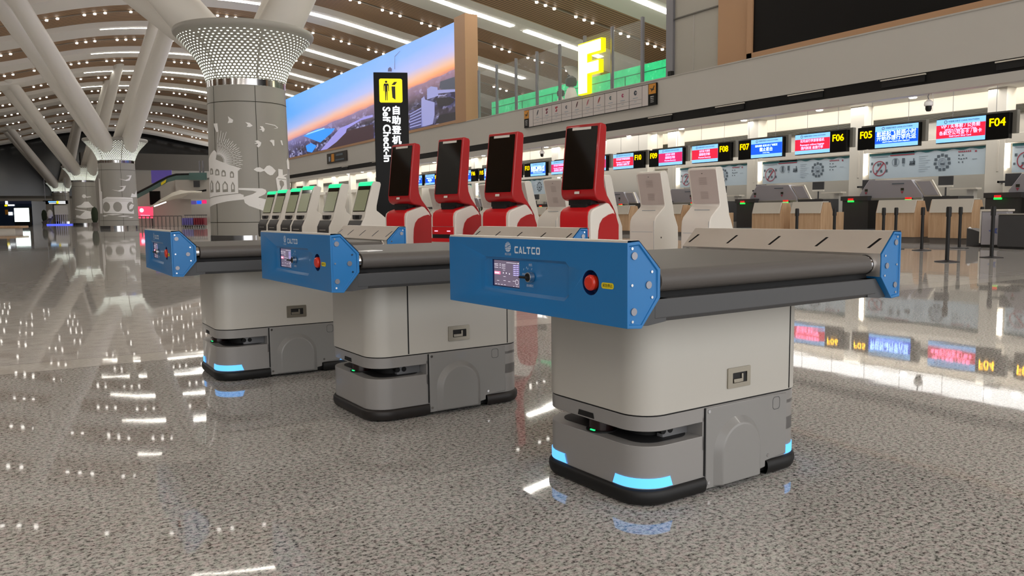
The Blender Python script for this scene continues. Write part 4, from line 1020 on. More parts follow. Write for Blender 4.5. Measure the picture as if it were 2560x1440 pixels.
def robot(loc, ang, label, lights=True, door=True, screen_bright=1):
    t = T('conveyor_robot', label, 'robot', (loc[0], loc[1], 0), ang, 'mobile conveyor robots in a row')
    # chassis
    b = MB(); R_ = .105
    full = rounded(-LU, -LV, LU, LV, R_, 8)
    b.prism(full, .055, .198, M_gray, 'z', smooth=True)
    ch = b.build('chassis', t, bevel=.011, segs=3)
    b = MB(); b.prism(rounded(-LU + .035, -LV + .045, LU - .035, -.137, .07, 8), .19, .1995, mat('shaded dark tray', '#242426', .6), 'z', smooth=True); b.build('shaded_tray', ch)  # dark insert; slot shading painted into its colour along with a dark surface
    b = MB(); b.prism(full, .246, HS - .003, M_gray, 'z', smooth=True); b.build('upper_band', ch, bevel=.004)
    b = MB()
    back = [(-LU, -.135), (LU, -.135)] + [p for p in rounded(-LU, -LV, LU, LV, R_, 8) if p[1] > 0]
    back = [(LU, -.135)] + [p for p in full if p[1] > 0] + [(-LU, -.135)]
    b.prism(back, .15, .26, M_gray, 'z', smooth=True); b.build('rear_block', ch)
    b = MB(); b.prism(rounded(-LU + .10, -LV + .11, LU - .10, -.1, .06, 6), .19, .25, M_dark, 'z'); b.build('slot_core', ch)
    for s in (-1, 1):
        b = MB(); b.prism(rounded(s * (LU - .08) - .015, -.255, s * (LU - .08) + .015, -.135, .005, 2), .198, .246, M_offstrip, 'z')
        for v in (-.222, -.19): b.tube((s * (LU - .09), v - .03, .222), (s * (LU - .063), v - .03, .222), .012, M_dark)
        b.build('sonar_plate', ch)
    b = MB(); b.lathe([(.045, .198), (.045, .25)], M_lidar, 24, c=(.0, -.345)); b.lathe([(.055, .192), (.055, .203)], M_black, 24, c=(.0, -.345)); b.build('lidar', ch)
    b = MB(); b.box((-.006, -LV + .016, .197), (.014, -LV + .026, .206), M_led); b.build('green_indicator', ch)
    b = MB(); b.prism([(-.05, .252), (.035, .252), (.03, .27), (-.045, .27)], -LV - .002, -LV + .03, M_dark, 'y'); b.build('band_notch', ch)
    # wheel side covers (both sides)
    for s in (1, -1):
        b = MB(); x0, x1 = s * (LU - .03), s * (LU + .006)
        b.prism([(-.122, .014), (.158, .012), (.158, .03), (.188, .034), (.188, .055), (.27, .062), (.303, .064), (.303, .288), (.2, .292), (-.122, .292)], x0, x1, M_gray2, 'x')
        cv_ = b.build('wheel_cover', ch, bevel=.003)
        def arch(r, zb, n_=20): return [(.035 + r * math.cos(a), .125 + r * math.sin(a)) for a in np.linspace(0, PI, n_)] + [(.035 - r, zb), (.035 + r, zb)]
        b = MB(); o_, i_ = arch(.120, .018), arch(.097, .022); k = len(o_)
        vs = [(x1, p[0], p[1]) for p in o_] + [(x1 + s * .022, p[0], p[1]) for p in i_]
        b.add(vs, [(i, (i + 1) % k, (i + 1) % k + k, i + k) for i in range(k)], M_gray2); b.add([(x1 + s * .022, p[0], p[1]) for p in i_], [tuple(range(k))], M_gray2); b.build('wheel_arch', cv_, bevel=.004)
        for v, z in ((-.11, .28), (-.11, .035), (.2, .075)): b = MB(); b.tube((x1, v, z), (x1 + s * .003, v, z), .006, M_chrome, seg=12); b.build('screw', cv_)
        b = MB(); sq = rounded(.222, .236, .262, .282, .012, 5); sq2 = rounded(.224, .238, .260, .280, .011, 5); b.flat(sq, [sq2], lambda p: (x1 + s * .0006, p[0], p[1]), M_rail); b.build('cover_seam', cv_)
        b = MB(); b.box((x1 - s * .002, -.128, .06), (x1 - s * .03, -.122, .292), M_dark); b.build('cover_gap', cv_)
    # bumper: two U shaped halves, broken at the wheel covers
    o1 = rounded(-LU, -LV, LU, LV, .105, 10)
    for half, (lo_, hi_) in enumerate(((-9, -.125), (.192, 9))):
        pts = [p for p in o1 if lo_ < p[1] < hi_]
        if half == 0: pts = [(-LU, -.125)] + [p for p in pts] + [(LU, -.125)]
        else:
            i0 = min(range(len(pts)), key=lambda i: 0 if (pts[i][0] > 0 and abs(pts[i][0] - LU) < 1e-6) else 1); pts = [(LU, .192)] + pts + [(-LU, .192)]
        nrm = []
        for x, y in pts:
            cx, cy = math.copysign(LU - .105, x), math.copysign(LV - .105, y)
            dx, dy = (x - cx if abs(x) > LU - .105 else 0), (y - cy if abs(y) > LV - .105 else 0); L_ = math.hypot(dx, dy) or 1; nrm.append((dx / L_, dy / L_))
        b = MB(); rings = []
        for d, z in ((-.03, .006), (.004, .006), (.010, .014), (.014, .030), (.013, .046), (.006, .055), (-.03, .057)):
            rings.append([(x + nx * d, y + ny * d, z) for (x, y), (nx, ny) in zip(pts, nrm)])
        b.loft(rings, M_black if lights else M_bumper2, closed=False)
        b.build('bumper', t, smooth_angle=60)
    b = MB(); b.prism(rounded(-LU + .01, -LV + .01, LU - .01, LV - .01, .1, 6), .014, .056, M_black, 'z'); b.build('underplate', t)
    for s in (1, -1):
        b = MB(); b.tube((s * (LU - .06), .02, .075), (s * (LU - .02), .02, .075), .075, M_black, seg=28); b.build('drive_wheel', t)
    for x in (-.17, .17):
        for y in (-.28, .28): b = MB(); b.tube((x - .015, y, .03), (x + .015, y, .03), .03, M_org, seg=20); b.build('caster', t)
    if lights:
        def corner(sx, sy, a0, a1):
            b = MB(); cx, cy = sx * (LU - R_), sy * (LV - R_); r = R_ + .003; pts = []
            if a0 > 0: pts.append((cx - sx * a0, sy * (LV + .003)))
            for i in range(13):
                a = PI / 2 - PI / 2 * i / 12; pts.append((cx + sx * r * math.cos(a), cy + sy * r * math.sin(a)))
            if a1 > 0: pts.append((sx * (LU + .003), cy - sy * a1))
            m_ = len(pts); zt = lambda i: .088 if 0 < i < m_ - 1 else .088
            lo = [(p[0], p[1], .060) for p in pts]; hi = [(p[0], p[1], .092) for p in pts]
            # slanted ends
            hi[0] = (hi[0][0] + sx * .012, hi[0][1], .092); hi[-1] = (hi[-1][0], hi[-1][1] + sy * .012, .092)
            ins = [(p[0] - sx * .012, p[1] - sy * .012, p[2]) for p in lo], [(p[0] - sx * .012, p[1] - sy * .012, p[2]) for p in hi]
            b.loft([ins[0], lo, hi, ins[1]], M_glow, closed=False); b.build('light_strip', t)
        corner(1, -1, .03, .03); corner(1, 1, .03, .004); corner(-1, -1, .05, .03); corner(-1, 1, .03, .03)
    # body
    b = MB(); b.prism(rounded(-LU, -LV, LU, LV, .098, 10), HS + .002, .64, M_white, 'z', smooth=True); b.build('body', t, bevel=.002)
    b = MB(); b.prism(rounded(-LU + .004, -LV + .004, LU - .004, LV - .004, .096, 10), HS - .004, HS + .003, M_dark, 'z'); b.build('seam', t)
    for s in (1, -1):
        b = MB(); x = s * LU; e = s * .0012
        if door:
            b.box((x - s * .01, -.228, HS + .006), (x + e, -.222, .64), M_dark); b.build('door_gap', t); b = MB()
        b.box((x - s * .01, .318, HS + .006), (x + e, .322, .64), M_dark)
        b.build('door_gap', t)
        b = MB(); yc, zc, hw_, hh_ = .042, .378, .058, .035
        o_ = rounded(yc - hw_, zc - hh_, yc + hw_, zc + hh_, .003, 2); i_ = rounded(yc - .034, zc - .019, yc + .040, zc + .017, .002, 2)
        b.flat(o_, [i_], lambda p: (x + s * .005, p[0], p[1]), M_latch); k = len(o_)
        b.add([(x, p[0], p[1]) for p in o_] + [(x + s * .005, p[0], p[1]) for p in o_], [(i, (i + 1) % k, (i + 1) % k + k, i + k) for i in range(k)], M_latch)
        k = len(i_); b.add([(x + s * .0013, p[0], p[1]) for p in i_] + [(x + s * .005, p[0], p[1]) for p in i_], [(i, (i + 1) % k, (i + 1) % k + k, i + k) for i in range(k)], M_latch)
        b.add([(x + s * .0014, p[0], p[1]) for p in i_], [tuple(range(k))], M_black)
        lt = b.build('door_latch', t)
        b = MB(); b.box((x + s * .0014, yc - .03, zc - .017), (x + s * .008, yc + .012, zc - .004), M_latch); b.box((x + s * .0014, yc + .012, zc - .017), (x + s * .006, yc + .02, zc + .012), M_latch); b.build('pull_tab', lt, bevel=.001)
    # conveyor frame
    for s in (1, -1):
        b = MB(); b.prism([(-.445, .702), (-.445, .65), (-.43, .636), (.43, .636), (.445, .65), (.445, .702)] if False else [(s * .456, .702), (s * .456, .648), (s * .444, .636), (s * .40, .636), (s * .40, .702)], -VB, VB, M_rail, 'y'); b.build('side_rail', t, bevel=.002)
    b = MB(); b.box((-.40, -VB, .640), (.40, VB, .66), M_rail); b.build('frame_plate', t)
    for s in (-1, 1):
        b = MB(); b.prism([(s * .544, .702), (s * .612, .632), (s * .57, .630), (s * .50, .637), (s * .49, .702)], -.455, .455, M_rail, 'x'); b.build('corner_gusset', t)
    # belt
    r = .033; zc = .752; st_ = [(.425 + r * math.sin(a), zc + r * math.cos(a)) for a in np.linspace(0, PI, 14)] + [(-.425 - r * math.sin(a), zc - r * math.cos(a)) for a in np.linspace(0, PI, 14)]
    b = MB(); b.prism(st_, -VB + .025, VB - .03, M_belt, 'y', smooth=True); b.build('belt', t, smooth_angle=50)
    b = MB()
    for s in (1, -1):
        for v0, v1, rr in ((-VB - .005, -VB + .02, .026), (VB - .025, VB + .005, .030)):
            b.tube((s * .425, v0, zc), (s * .425, v1, zc), rr, M_chrome, seg=24)
            b.tube((s * .425, v0 + .004, zc), (s * .425, v0 + .012, zc), rr + .005, M_chrome, seg=24)
    b.box((-.42, -VB, .70), (.42, VB, .745), M_dark); b.build('roller', t)
    # covers
    for s in (-1, 1):
        prof = [(s * VO, ZB + .004), (s * VO, ZT - .003), (s * VA, ZT), (s * VB, Z1), (s * VB, Z2), (s * VC, ZB)]
        b = MB()
        k = 6; e0, e1 = -CU + .006, CU - .006
        rec = [(-.262, .694), (-.25, .684), (.20, .684), (.222, .700), (.222, .79), (.206, .803), (-.235, .803), (-.262, .788)]
        rin = [(-.250, .700), (-.243, .694), (.196, .694), (.212, .705), (.212, .786), (.201, .795), (-.229, .795), (-.250, .783)]
        scr = [(-.201, .704), (-.043, .704), (-.043, .793), (-.201, .793)]
        es = circ(.322, .748, .036, 36)
        outer = [(-CU, ZB + .004), (CU, ZB + .004), (CU, ZT - .003), (-CU, ZT - .003)]
        if s < 0:
            b.flat(outer, [rec, es], lambda p: (p[0], -VO, p[1]), M_blue)
            k2 = len(rec); b.add([(p[0], -VO, p[1]) for p in rec] + [(p[0], -VO + .008, p[1]) for p in rin], [(i, (i + 1) % k2, (i + 1) % k2 + k2, i + k2) for i in range(k2)], M_blue2)
            b.flat(rin, [scr], lambda p: (p[0], -VO + .008, p[1]), M_blue)
            b.add([(p[0], -VO + .008, p[1]) for p in scr] + [(p[0], -VO + .016, p[1]) for p in scr], [(i, (i + 1) % 4, (i + 1) % 4 + 4, i + 4) for i in range(4)], M_dblue)
            k3 = len(es); b.add([(p[0], -VO, p[1]) for p in es] + [(p[0], -VO + .03, p[1]) for p in es], [(i, (i + 1) % k3, (i + 1) % k3 + k3, i + k3) for i in range(k3)], M_dblue, True)
            b.add([(p[0], -VO + .03, p[1]) for p in es], [tuple(range(k3))], M_dblue)
        else:
            b.flat(outer, [], lambda p: (p[0], VO, p[1]), M_blue)
        # other long faces
        for i in range(1, 6):
            p, q = prof[i], prof[(i + 1) % 6]
            b.quad((-CU, p[0], p[1]), (CU, p[0], p[1]), (CU, q[0], q[1]), (-CU, q[0], q[1]), M_blue)
        # end plates with raised rim
        cy = s * .615; cz = .748
        inn = [(cy + (y - cy) * .87, cz + (z - cz) * .93) for y, z in prof]
        for x, d in ((CU, -.005), (-CU, .005)):
            b.add([(x, y, z) for y, z in prof] + [(x, y, z) for y, z in inn], [(i, (i + 1) % 6, (i + 1) % 6 + 6, i + 6) for i in range(6)], M_blue)
            b.add([(x, y, z) for y, z in inn] + [(x + d, cy + (y - cy) * .96, cz + (z - cz) * .975) for y, z in inn], [(i, (i + 1) % 6, (i + 1) % 6 + 6, i + 6) for i in range(6)], M_blue)
            b.add([(x + d, cy + (y - cy) * .96, cz + (z - cz) * .975) for y, z in inn], [tuple(range(6))], M_blue)
        cov = b.build('side_cover', t, bevel=.0015)
        for x, sg in ((CU - .005, 1), (-CU + .005, -1)):
            for v, z in ((.639, .829), (.640, .676), (.585, .747)): b = MB(); b.tube((x, s * v, z), (x + sg * .0035, s * v, z), .0105, M_metalg, seg=24); b.build('bolt', cov)
            for v, z in ((.647, .849), (.647, .749), (.645, .649), (.573, .783), (.572, .712)): b = MB(); b.tube((x, s * v, z), (x + sg * .003, s * v, z), .004, M_chrome, seg=12); b.build('screw', cov)
        # steel guard
        b = MB(); nx, nz = -s * .702, .712
        P = lambda u, f, d=0.: (u, s * (VA + (VB - VA) * f) - s * .0 + (-s) * .702 * d, ZT + (Z1 - ZT) * f + .712 * d)
        gd = .004; out_ = [P(-CU + .004, .02, gd), P(CU - .004, .02, gd), P(CU - .004, 1.02, gd), P(-CU + .004, 1.02, gd)]
        slots = []
        for k in range(5):
            u = -.462 + k * .2165
            slots.append([(u + .004, .78), (u + .016, .78), (u + .042, .34), (u + .030, .34)])
        b.flat([(-CU + .004, .0), (CU - .004, .0), (CU - .004, 1.0), (-CU + .004, 1.0)], [[(p, q) for p, q in sl] for sl in slots], lambda p: P(p[0], p[1], gd), M_steel)
        b.quad(P(-CU + .004, 1, gd), P(CU - .004, 1, gd), (CU - .004, s * (VB - .001), Z1 - .014), (-CU + .004, s * (VB - .001), Z1 - .014), M_steel)
        b.quad((-CU + .004, s * (VB - .001), Z1 - .014), (CU - .004, s * (VB - .001), Z1 - .014), (CU - .004, s * (VB - .0015), Z2), (-CU + .004, s * (VB - .0015), Z2), M_steel)
        b.quad(P(-CU + .002, 0, gd), P(CU - .002, 0, gd), (CU - .002, s * (VO - .003), ZT + .003), (-CU + .002, s * (VO - .003), ZT + .003), M_steel)
        b.quad((CU - .002, s * (VO - .003), ZT + .003), (-CU + .002, s * (VO - .003), ZT + .003), (-CU + .002, s * (VO - .001), ZT - .004), (CU - .002, s * (VO - .001), ZT - .004), M_steel)
        g_ = b.build('steel_guard', cov)
        for k in range(5):
            b = MB(); u = -.462 + k * .2165
            b.add([P(p, q, gd - .003) for p, q in ((u - .004, .84), (u + .018, .84), (u + .05, .28), (u + .026, .28))], [(0, 1, 2, 3)], M_dark); b.build('guard_slot', g_)
    # control panel
    F = frame_x((0, -VO, 0), (1, 0, 0), (0, 0, 1))
    def fl(b, pts, m, d=.0, holes=()): b.flat(pts, holes, lambda p: (p[0], -VO - d, p[1]), m)
    b = MB(); sx0, sx1, sz0, sz1 = -.197, -.046, .706, .791; D = -.012
    fl(b, [(-.201, .704), (-.043, .704), (-.043, .793), (-.201, .793)], M_dblue, -.0145)
    fl(b, [(sx0, sz0), (sx1, sz0), (sx1, sz1), (sx0, sz1)], M_ui, D)
    sc_ = b.build('touch_screen', t)
    b = MB(); Wd, Ht = sx1 - sx0, sz1 - sz0
    def q(u0, v0, u1, v1, m, d=.0015): fl(b, [(sx0 + u0 * Wd, sz1 - v1 * Ht), (sx0 + u1 * Wd, sz1 - v1 * Ht), (sx0 + u1 * Wd, sz1 - v0 * Ht), (sx0 + u0 * Wd, sz1 - v0 * Ht)], m, D + d)
    for i in range(6): q(.76, .14 + i * .075, .98, .18 + i * .075, M_uiv); q(.78, .152 + i * .075, .86, .165 + i * .075, M_uit, .002); q(.9, .152 + i * .075, .96, .165 + i * .075, M_uit, .002)
    q(.02, .44, .26, .56, M_uip, .0012); q(.04, .47, .22, .53, M_uit, .002)
    for v in (.14, .2, .28): q(.02, v, .18, v + .016, M_uit); q(.32, v + .01, .46, v + .026, M_uit); q(.24, v - .01, .27, v + .02, M_uit)
    q(.5, .07, .9, .085, M_uit); q(.93, .06, .97, .1, M_uit)
    for u, v in ((.36, .46), (.48, .46), (.6, .48)): q(u, v, u + .03, v + .05, M_uit)
    for u, v in ((.36, .37), (.38, .62), (.38, .78), (.56, .8), (.12, .8), (.74, .76)): q(u, v, u + .09, v + .014, M_uit)
    for u in (.05, .16, .28, .4): q(u, .94, u + .07, .955, M_uit)
    for u in (.76, .86, .92): q(u, .96, u + .04, .975, M_uit)
    fl(b, circ(sx0 + .9 * Wd, sz0 + .2 * Ht, .009, 20), M_uit, D + .0015, [circ(sx0 + .9 * Wd, sz0 + .2 * Ht, .0075, 20)])
    b.build('screen_marks', sc_)
    # selector
    kx, kz = .029, .746
    b = MB(); b.tube((kx, -VO + .005, kz), (kx, -VO - .012, kz), .0165, M_chrome, .0155, 32); b.tube((kx, -VO - .012, kz), (kx, -VO - .0135, kz), .0125, M_black, seg=32); kn = b.build('selector_switch', t, bevel=.001)
    b = MB(); b.box((kx - .030, -VO - .026, kz - .0035), (kx + .012, -VO - .0135, kz + .0035), M_black); b.build('lever', kn, bevel=.0015)
    for s_, x, z, sz in (('关机', .019, .783, .0095), ('手动模式', -.011, .752, .0075), ('自动模式', .016, .717, .0095)):
        textmesh(s_, sz, F @ Matrix.Translation((x, z, .0008 - .008)), M_ltxt, 'switch_label', t)
    b = MB(); 
    for x, z in ((-.02, .765), (-.004, .771), (.003, .768), (.024, .768)): fl(b, [(x, z), (x + .002, z), (x + .004, z + .006), (x + .002, z + .006)], M_ltxt, -.0072)
    b.build('dial_mark', t)
    # emergency stop
    b = MB(); b.tube((.322, -VO + .03, .748), (.322, -VO + .01, .748), .018, M_rbtn, seg=28); b.tube((.322, -VO + .014, .748), (.322, -VO - .002, .748), .0215, M_rbtn, .023, seg=32); b.tube((.322, -VO - .002, .748), (.322, -VO - .009, .748), .023, M_rbtn, .019, 32); b.build('emergency_stop', t, bevel=.003)
    b = MB(); fl(b, rounded(.370, .7355, .422, .7525, .0075, 6), M_yellow, .0008); yl = b.build('yellow_label', t)
    textmesh('紧急停止', .0105, F @ Matrix.Translation((.396, .744, .0014)), M_btxt, 'label_lettering', yl)
    # logo
    caltco(t, -.056, .8185, .143, .0225, F @ Matrix.Translation((0, 0, .001)))
    b = MB(); gx, gz, gr = -.0945, .8375, .0165
    def band(z0, z1):
        a0, a1 = math.asin(max(-1, z0 / gr)), math.asin(min(1, z1 / gr)); R2 = [(gx + gr * math.cos(a), gz + gr * math.sin(a)) for a in np.linspace(a0, a1, 6)]; L2 = [(2 * gx - x, z) for x, z in reversed(R2)]; return R2 + L2
    for z0, z1 in ((-.0165, -.008), (-.0065, -.001), (.0005, .006), (.0075, .012), (.0135, .0164)): fl(b, band(z0, z1), M_ltxt, .001)
    fl(b, [(gx - .0008, gz - gr), (gx + .0008, gz - gr), (gx + .0008, gz + gr), (gx - .0008, gz + gr)], M_blue, .0014)
    for sg in (-1, 1):
        arc = [(gx + sg * (.011 * math.cos(a)), gz + gr * .97 * math.sin(a)) for a in np.linspace(-1.3, 1.3, 9)]; arc2 = [(x + sg * -.0013, z) for x, z in reversed(arc)]; fl(b, arc + arc2, M_blue, .0014)
    fl(b, [(gx - .014, gz - .004), (gx + .002, gz + .001), (gx + .014, gz + .006), (gx + .013, gz + .008), (gx, gz + .003), (gx - .014, gz - .002)], M_blue, .0015)
    b.build('globe_emblem', t)
    textmesh('凯亚·信通', .0085, F @ Matrix.Translation((gx, .8135, .001)), M_ltxt, 'emblem_lettering', t)
    return t
robot((2.009, 2.2256), math.radians(-86.208), 'nearest blue and white conveyor robot, lit touch screen and glowing blue strips', True, False)
robot((1.6789, 3.692), math.radians(-87.126), 'middle conveyor robot of the three, no lit strips at its base', False, True)
robot((1.2814, 5.0164), math.radians(-88.934), 'farthest conveyor robot of the three, glowing blue strips, narrowest blue cover', True, False)
b = MB(); b.box((-.05, -.03, 0), (.05, .03, .003), M_wtxt); o = b.build('paper_slip'); q = AZ(925, 628, .786); o.location = (q.x, q.y, .786); o.rotation_euler = (0, 0, .5)
tag(o, 'small white paper slip lying on the belt of the middle robot', 'paper')

# ================================================================== far end of the hall
def Q(px, py, d): return AD(px, py, d)
def fbox2(name, lab, cat, px0, py0, px1, py1, d, m, thick=.4, group=None, kind=None):
    p0, p1 = Q(px0, py1, d), Q(px1, py1, d); z0, z1 = p0.z, Q(px0, py0, d).z
    b = MB(); v = (p1 - p0); v.z = 0; L = v.length; 
    b.box((0, 0, 0), (L, thick, z1 - z0), m); o = b.build(name); o.location = (p0.x, p0.y, z0); o.rotation_euler = (0, 0, math.atan2(v.y, v.x))
    if cat: tag(o, lab, cat, group)
    return o
def floor_y(px, d): return 720 + 0 * px + (-(0)) 
def ground(px, d): 
    v = ray(px, 560); return Vector((v[0] * d, v[1] * d, 0))
def fthing(name, lab, cat, px, d, group=None):
    g = ground(px, d); return T(name, lab, cat, (g.x, g.y, 0), math.atan2(RH[1], RH[0]), group)
# lit advert box and signs at the far left
t = fthing('advert_light_box', 'bright white lit advert box on dark stand at the far left', 'advert', 56, 80)
b = MB(); b.box((-.75, 0, .0), (.75, .35, .45), M_signb); b.box((-.8, .02, .45), (.8, .33, 1.95), M_signb); b.build('casing', t)
b = MB(); b.box((-.72, -.02, .5), (.72, .02, 1.85), M_adlit); b.build('lit_face', t)
t = fthing('service_booth', 'dark blue glass booth left of the lit advert box', 'booth', 30, 100)
b = MB(); b.box((-2.4, 0, 0), (2.6, 3, 2.9), mat('blue glass booth', '#27344c', .15)); b.box((-2.4, -.05, 2.6), (2.6, 0, 2.95), mat('booth fascia', '#3a4668', .4)); b.build('body', t)
b = MB(); b.X = Matrix.Translation((-.1, 0, 0)); b.box((-.5, -.1, 2.55), (-.2, -.06, 2.95), M_wglow); b.box((-.2, -.1, 2.35), (.6, -.06, 2.52), M_wglow); b.box((-.6, -.1, 1.3), (-.25, -.06, 1.9), M_orange); b.box((-.2, -.1, 1.2), (.3, -.06, 1.6), M_wglow); b.box((-.6, -.1, 2.3), (-.3, -.06, 2.5), M_boxy); b.build('lit_sign', t)
t = fthing('bench', 'long low wooden bench on the pale floor at far left', 'bench', 0, 52)
b = MB(); b.box((-3, -.5, .24), (1.55, .5, .4), M_wood); b.build('seat', t, bevel=.04); b = MB(); b.box((-2.6, -.4, 0), (1.2, .4, .24), M_kwhite); b.build('plinth', t)
# overhead sign
t = T('hanging_sign', 'black hanging direction sign with lit blue, white and yellow lettering', 'sign', tuple(Q(138, 506, 118)), math.atan2(RH[1], RH[0]))
b = MB(); b.box((-1.8, 0, -.25), (1.8, .2, .27), M_signb); b.build('casing', t)
b = MB(); b.box((-1.0, -.03, .0), (.2, 0, .18), M_sky); b.box((.2, -.03, -.2), (.5, 0, .2), M_boxy); b.box((.5, -.03, -.2), (1.5, 0, -.02), M_wglow); b.box((.5, -.03, .05), (1.5, 0, .18), M_wglow); b.box((-.9, -.03, -.18), (.1, 0, -.08), M_wglow); b.build('lit_lettering', t)
b = MB(); b.tube((-1.5, .1, .2), (-1.5, .1, 3.5), .04, M_metalg); b.tube((1.5, .1, .2), (1.5, .1, 3.5), .04, M_metalg); b.build('hanger', t)
# white sculpture display with blue lit foot
t = fthing('sculpture_display', 'white ribbed sculpture on a blue glowing foot before a distant column', 'sculpture', 152, 95)
b = MB(); b.box((-1.5, -.3, .0), (1.2, .3, .12), mat('blue lit foot', '#5060ff', .4, emit='#5868ff', es=1.)); b.build('lit_foot', t)
b = MB(); b.lathe([(.2, .8), (.32, 1.1), (.28, 1.5), (.14, 1.75), (.01, 1.8)], M_wtxt, 12, c=(-1.2, 0)); b.box((-.6, -.1, 1.2), (.9, .1, 2.3), M_wtxt)
for k in range(6): b.tube((-.5 + k * .25, 0, .1), (-.5 + k * .25, 0, 1.2), .03, M_wtxt, seg=6)
b.tube((-2.2, 0, .3), (-.8, 0, .9), .08, M_plinth, seg=8); b.tube((-1.4, 0, .15), (-.9, 0, 1.0), .1, M_plinth, seg=8); b.build('ribs', t)
for px, d, lab in ((112, 100, 'dark green column plant left of the white sculpture'), (238, 75, 'dark green column plant between the two middle columns')):
    t = fthing('potted_plant', lab, 'plant', px, d, 'column plants'); b = MB(); b.lathe([(.15, .35), (.27, .7), (.3, 1.3), (.2, 1.7), (.01, 1.85)], M_dgreen, 10); b.build('foliage', t); b = MB(); b.lathe([(.22, 0), (.3, .4)], M_plinth, 14); b.build('pot', t)
# ramp balustrade at left
b = MB(); a_, c_ = Q(72, 536, 120), Q(114, 512, 120); b.tube(a_, c_, .06, M_wtxt); b.add([a_, c_, c_ - Vector((0, 0, 1.0)), a_ - Vector((0, 0, 1.0))], [(0, 1, 2, 3)], mat('teal glass', '#54706c', .2)); tag(b.build('balustrade'), 'teal glass balustrade sloping up right of the lit advert box', 'balustrade')
# escalator on the right of the second column
t = T('escalator', 'escalator with teal glass side and black handrail rising to the right', 'escalator', (0, 0, 0), 0)
D = 80
rail = [(336, 486), (375, 466), (400, 452), (420, 442), (440, 436), (475, 435)]
low = [(336, 500), (375, 480), (400, 466), (420, 455), (440, 450), (475, 450)]
b = MB(); b.path([Q(x, y, D) for x, y in rail], .10, M_black); b.build('handrail', t)
b = MB()
for (p, q) in zip(zip(rail, low), list(zip(rail, low))[1:]): b.add([Q(*p[0], D), Q(*q[0], D), Q(*q[1], D), Q(*p[1], D)], [(0, 1, 2, 3)], mat('teal glass', '#54706c', .2))
b.build('glass_side', t)
b = MB()
for (p, q) in zip(low, low[1:]):
    A, B_ = Q(*p, D), Q(*q, D); A2, B2 = A.copy(), B_.copy(); A2.z = B2.z = 0; b.add([A, B_, B2, A2], [(0, 1, 2, 3)], M_farw)
b.build('cladding', t)
b = MB(); b.add([Q(x, y, D - .2) for x, y in ((402, 457), (416, 448), (414, 456), (403, 464))], [(0, 1, 2, 3)], M_yellow); b.build('yellow_sign', t)
fbox2('landing_rail', 'teal glass landing rail at the escalator top beside the giant column', 'rail', 473, 432, 516, 450, 79, mat('teal glass', '#54706c', .2), .2)
for k, x in enumerate((498, 506)): fbox2('landing_post', 'slim pale post on the escalator landing, %s of two' % ('left' if k == 0 else 'right'), 'post', x, 402, x + 3, 434, 79, M_metalg, .2, 'landing posts')
fbox2('purple_panel', 'purple lit wall panel above the escalator handrail', 'panel', 379, 426, 430, 458, 126, M_purple, .1)
fbox2('wayfinding_panel', 'dark wall panel with white arrow under the escalator', 'sign', 375, 478, 400, 512, 79, M_signb, .2)
fbox2('wall_notice', 'small dark notice on the beige wall right of the escalator', 'notice', 484, 452, 499, 468, 79, M_cgray, .1)
fbox2('wall_cladding', None, None, 440, 450, 600, 498, 79.6, M_farw, .3)['kind'] = 'structure'
t = T('advert_screen', 'bright pink advert screen with white circle standing behind barriers', 'screen', tuple(Q(360, 546, 78)), math.atan2(RH[1], RH[0]))
b = MB(); b.box((-.9, 0, 0), (.85, .15, 1.15), M_pink); b.build('panel', t)
b = MB(); b.X = Matrix(((1, 0, 0, 0), (0, 0, -1, -.02), (0, 1, 0, 0), (0, 0, 0, 1))); b.flat(circ(-.18, .78, .2, 20), [], lambda p: (p[0], p[1], 0), M_stxt); b.flat(circ(-.75, .75, .15, 16), [], lambda p: (p[0], p[1], 0), M_sky); b.flat(circ(-.75, .4, .15, 16), [], lambda p: (p[0], p[1], 0), M_sky); b.flat([(-.3, .3), (.6, .25), (.6, .3), (-.3, .35)], [], lambda p: (p[0], p[1], 0), M_stxp); b.build('print', t)
for x in (-.8, .7): b = MB(); b.box((x, .05, -.72), (x + .1, .12, 0), M_cgray); b.build('leg', t)
# canopy shell
t = T('canopy', 'pale wing shaped canopy sweeping up toward the check-in fascia', 'canopy', (0, 0, 0), 0)
b = MB(); top = [(374, 517), (400, 499), (430, 482), (450, 475), (470, 477), (505, 477)]; bot = [(376, 519), (402, 507), (435, 498), (455, 494), (470, 486), (505, 484)]
b.loft([[Q(*p, 78) for p in top], [Q((p[0] + q[0]) / 2, (p[1] + q[1]) / 2, 75) for p, q in zip(top, bot)], [Q(*p, 78) for p in bot]], M_pillar, closed=False); b.build('shell', t)
b = MB(); b.add([Q(384, 515, 75), Q(415, 504, 75), Q(416, 506, 75), Q(386, 517, 75)], [(0, 1, 2, 3)], M_cove); b.build('edge_lamp', t)
b = MB(); b.add([Q(474, 480, 77.5), Q(516, 473, 77.5), Q(516, 478, 77.5), Q(474, 485, 77.5)], [(0, 1, 2, 3)], M_band); b.build('fascia', t)
fbox2('counter_wall', None, None, 375, 515, 470, 548, 86, M_farw, .3)['kind'] = 'structure'
o = fbox2('service_desk', 'long low gray desk behind the barrier posts, far right aisle', 'desk', 375, 544, 470, 556, 84, M_farg, .5); o.location.z = 0
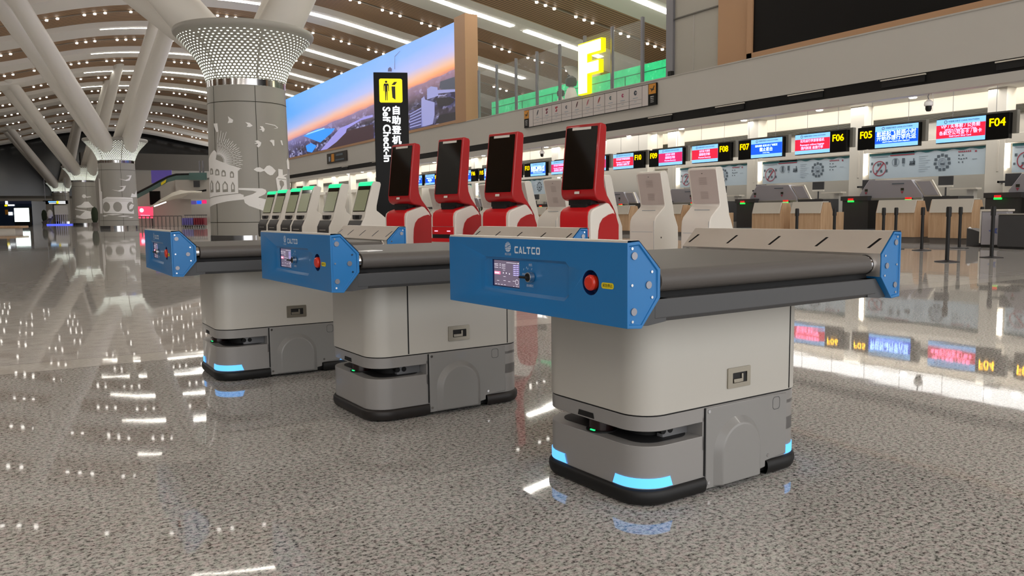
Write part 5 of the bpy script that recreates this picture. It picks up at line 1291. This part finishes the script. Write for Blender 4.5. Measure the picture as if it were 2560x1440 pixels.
# screens far away
for k, (x0, y0, x1, y1, mm) in enumerate(((457, 504, 470, 513, M_cgray), (478, 502, 490, 511, M_purple), (492, 502, 503, 510, M_sblue), (505, 500, 516, 509, M_smag))):
    fbox2('aisle_display', ('dim screen over the far aisle desks', 'violet screen over the far aisle desks', 'blue screen over the far aisle desks', 'magenta screen over the far aisle desks beside the giant column')[k], 'display', x0, y0, x1, y1, 84, mm, .1, 'screens over the far aisle')
# luggage trolleys
for grp, x0, col, lab in (('violet trolleys', 461, '#6a60a8', 'violet luggage trolley'), ('dark red trolleys', 490, '#7c2030', 'dark red luggage trolley')):
    tm = mat(grp, col, .4)
    proto = None
    for k in range(5):
        px = x0 + k * 5.6
        if proto is None:
            t = fthing('luggage_trolley', '', 'trolley', px, 66, grp)
            b = MB(); b.box((-.07, -.3, .15), (.07, .3, .75), tm); b.box((-.07, -.32, .12), (.07, -.2, .2), M_metalg); b.build('frame', t)
            b = MB(); b.tube((-.09, .3, .98), (.09, .3, .98), .03, M_cgray); b.tube((0, .3, .7), (0, .3, .98), .02, M_metalg); b.build('handle', t)
            b = MB()
            for x in (-.06, .06): b.tube((x - .01, 0, .07), (x + .01, 0, .07), .07, M_black, seg=10)
            b.build('wheel', t); proto = t; o = t
        else: o = copy_tree(proto); g = ground(px, 66); o.location = (g.x, g.y, 0)
        o['label'] = '%s in the parked row beside the giant column' % lab
# barrier posts far
proto = None
for k in range(12):
    px = 345 + k * 10
    if proto is None: t = fthing('barrier_post', '', 'post', px, 72, 'far barrier posts'); b = MB(); b.tube((0, 0, 0), (0, 0, .95), .05, M_plinth, seg=8); b.lathe([(.12, 0), (.12, .03)], M_plinth, 12); b.build('post', t); proto = t; o = t
    else: o = copy_tree(proto); g = ground(px, 72); o.location = (g.x, g.y, 0)
    o['label'] = 'slim dark barrier post in the far row below the pink screen and canopy'
a_, c_ = ground(345, 72), ground(455, 72); b = MB(); b.tube(a_ + Vector((0, 0, .92)), c_ + Vector((0, 0, .92)), .03, M_cgray, seg=6); tag(b.build('barrier_belt'), 'dark belt strung along the far barrier posts', 'belt')
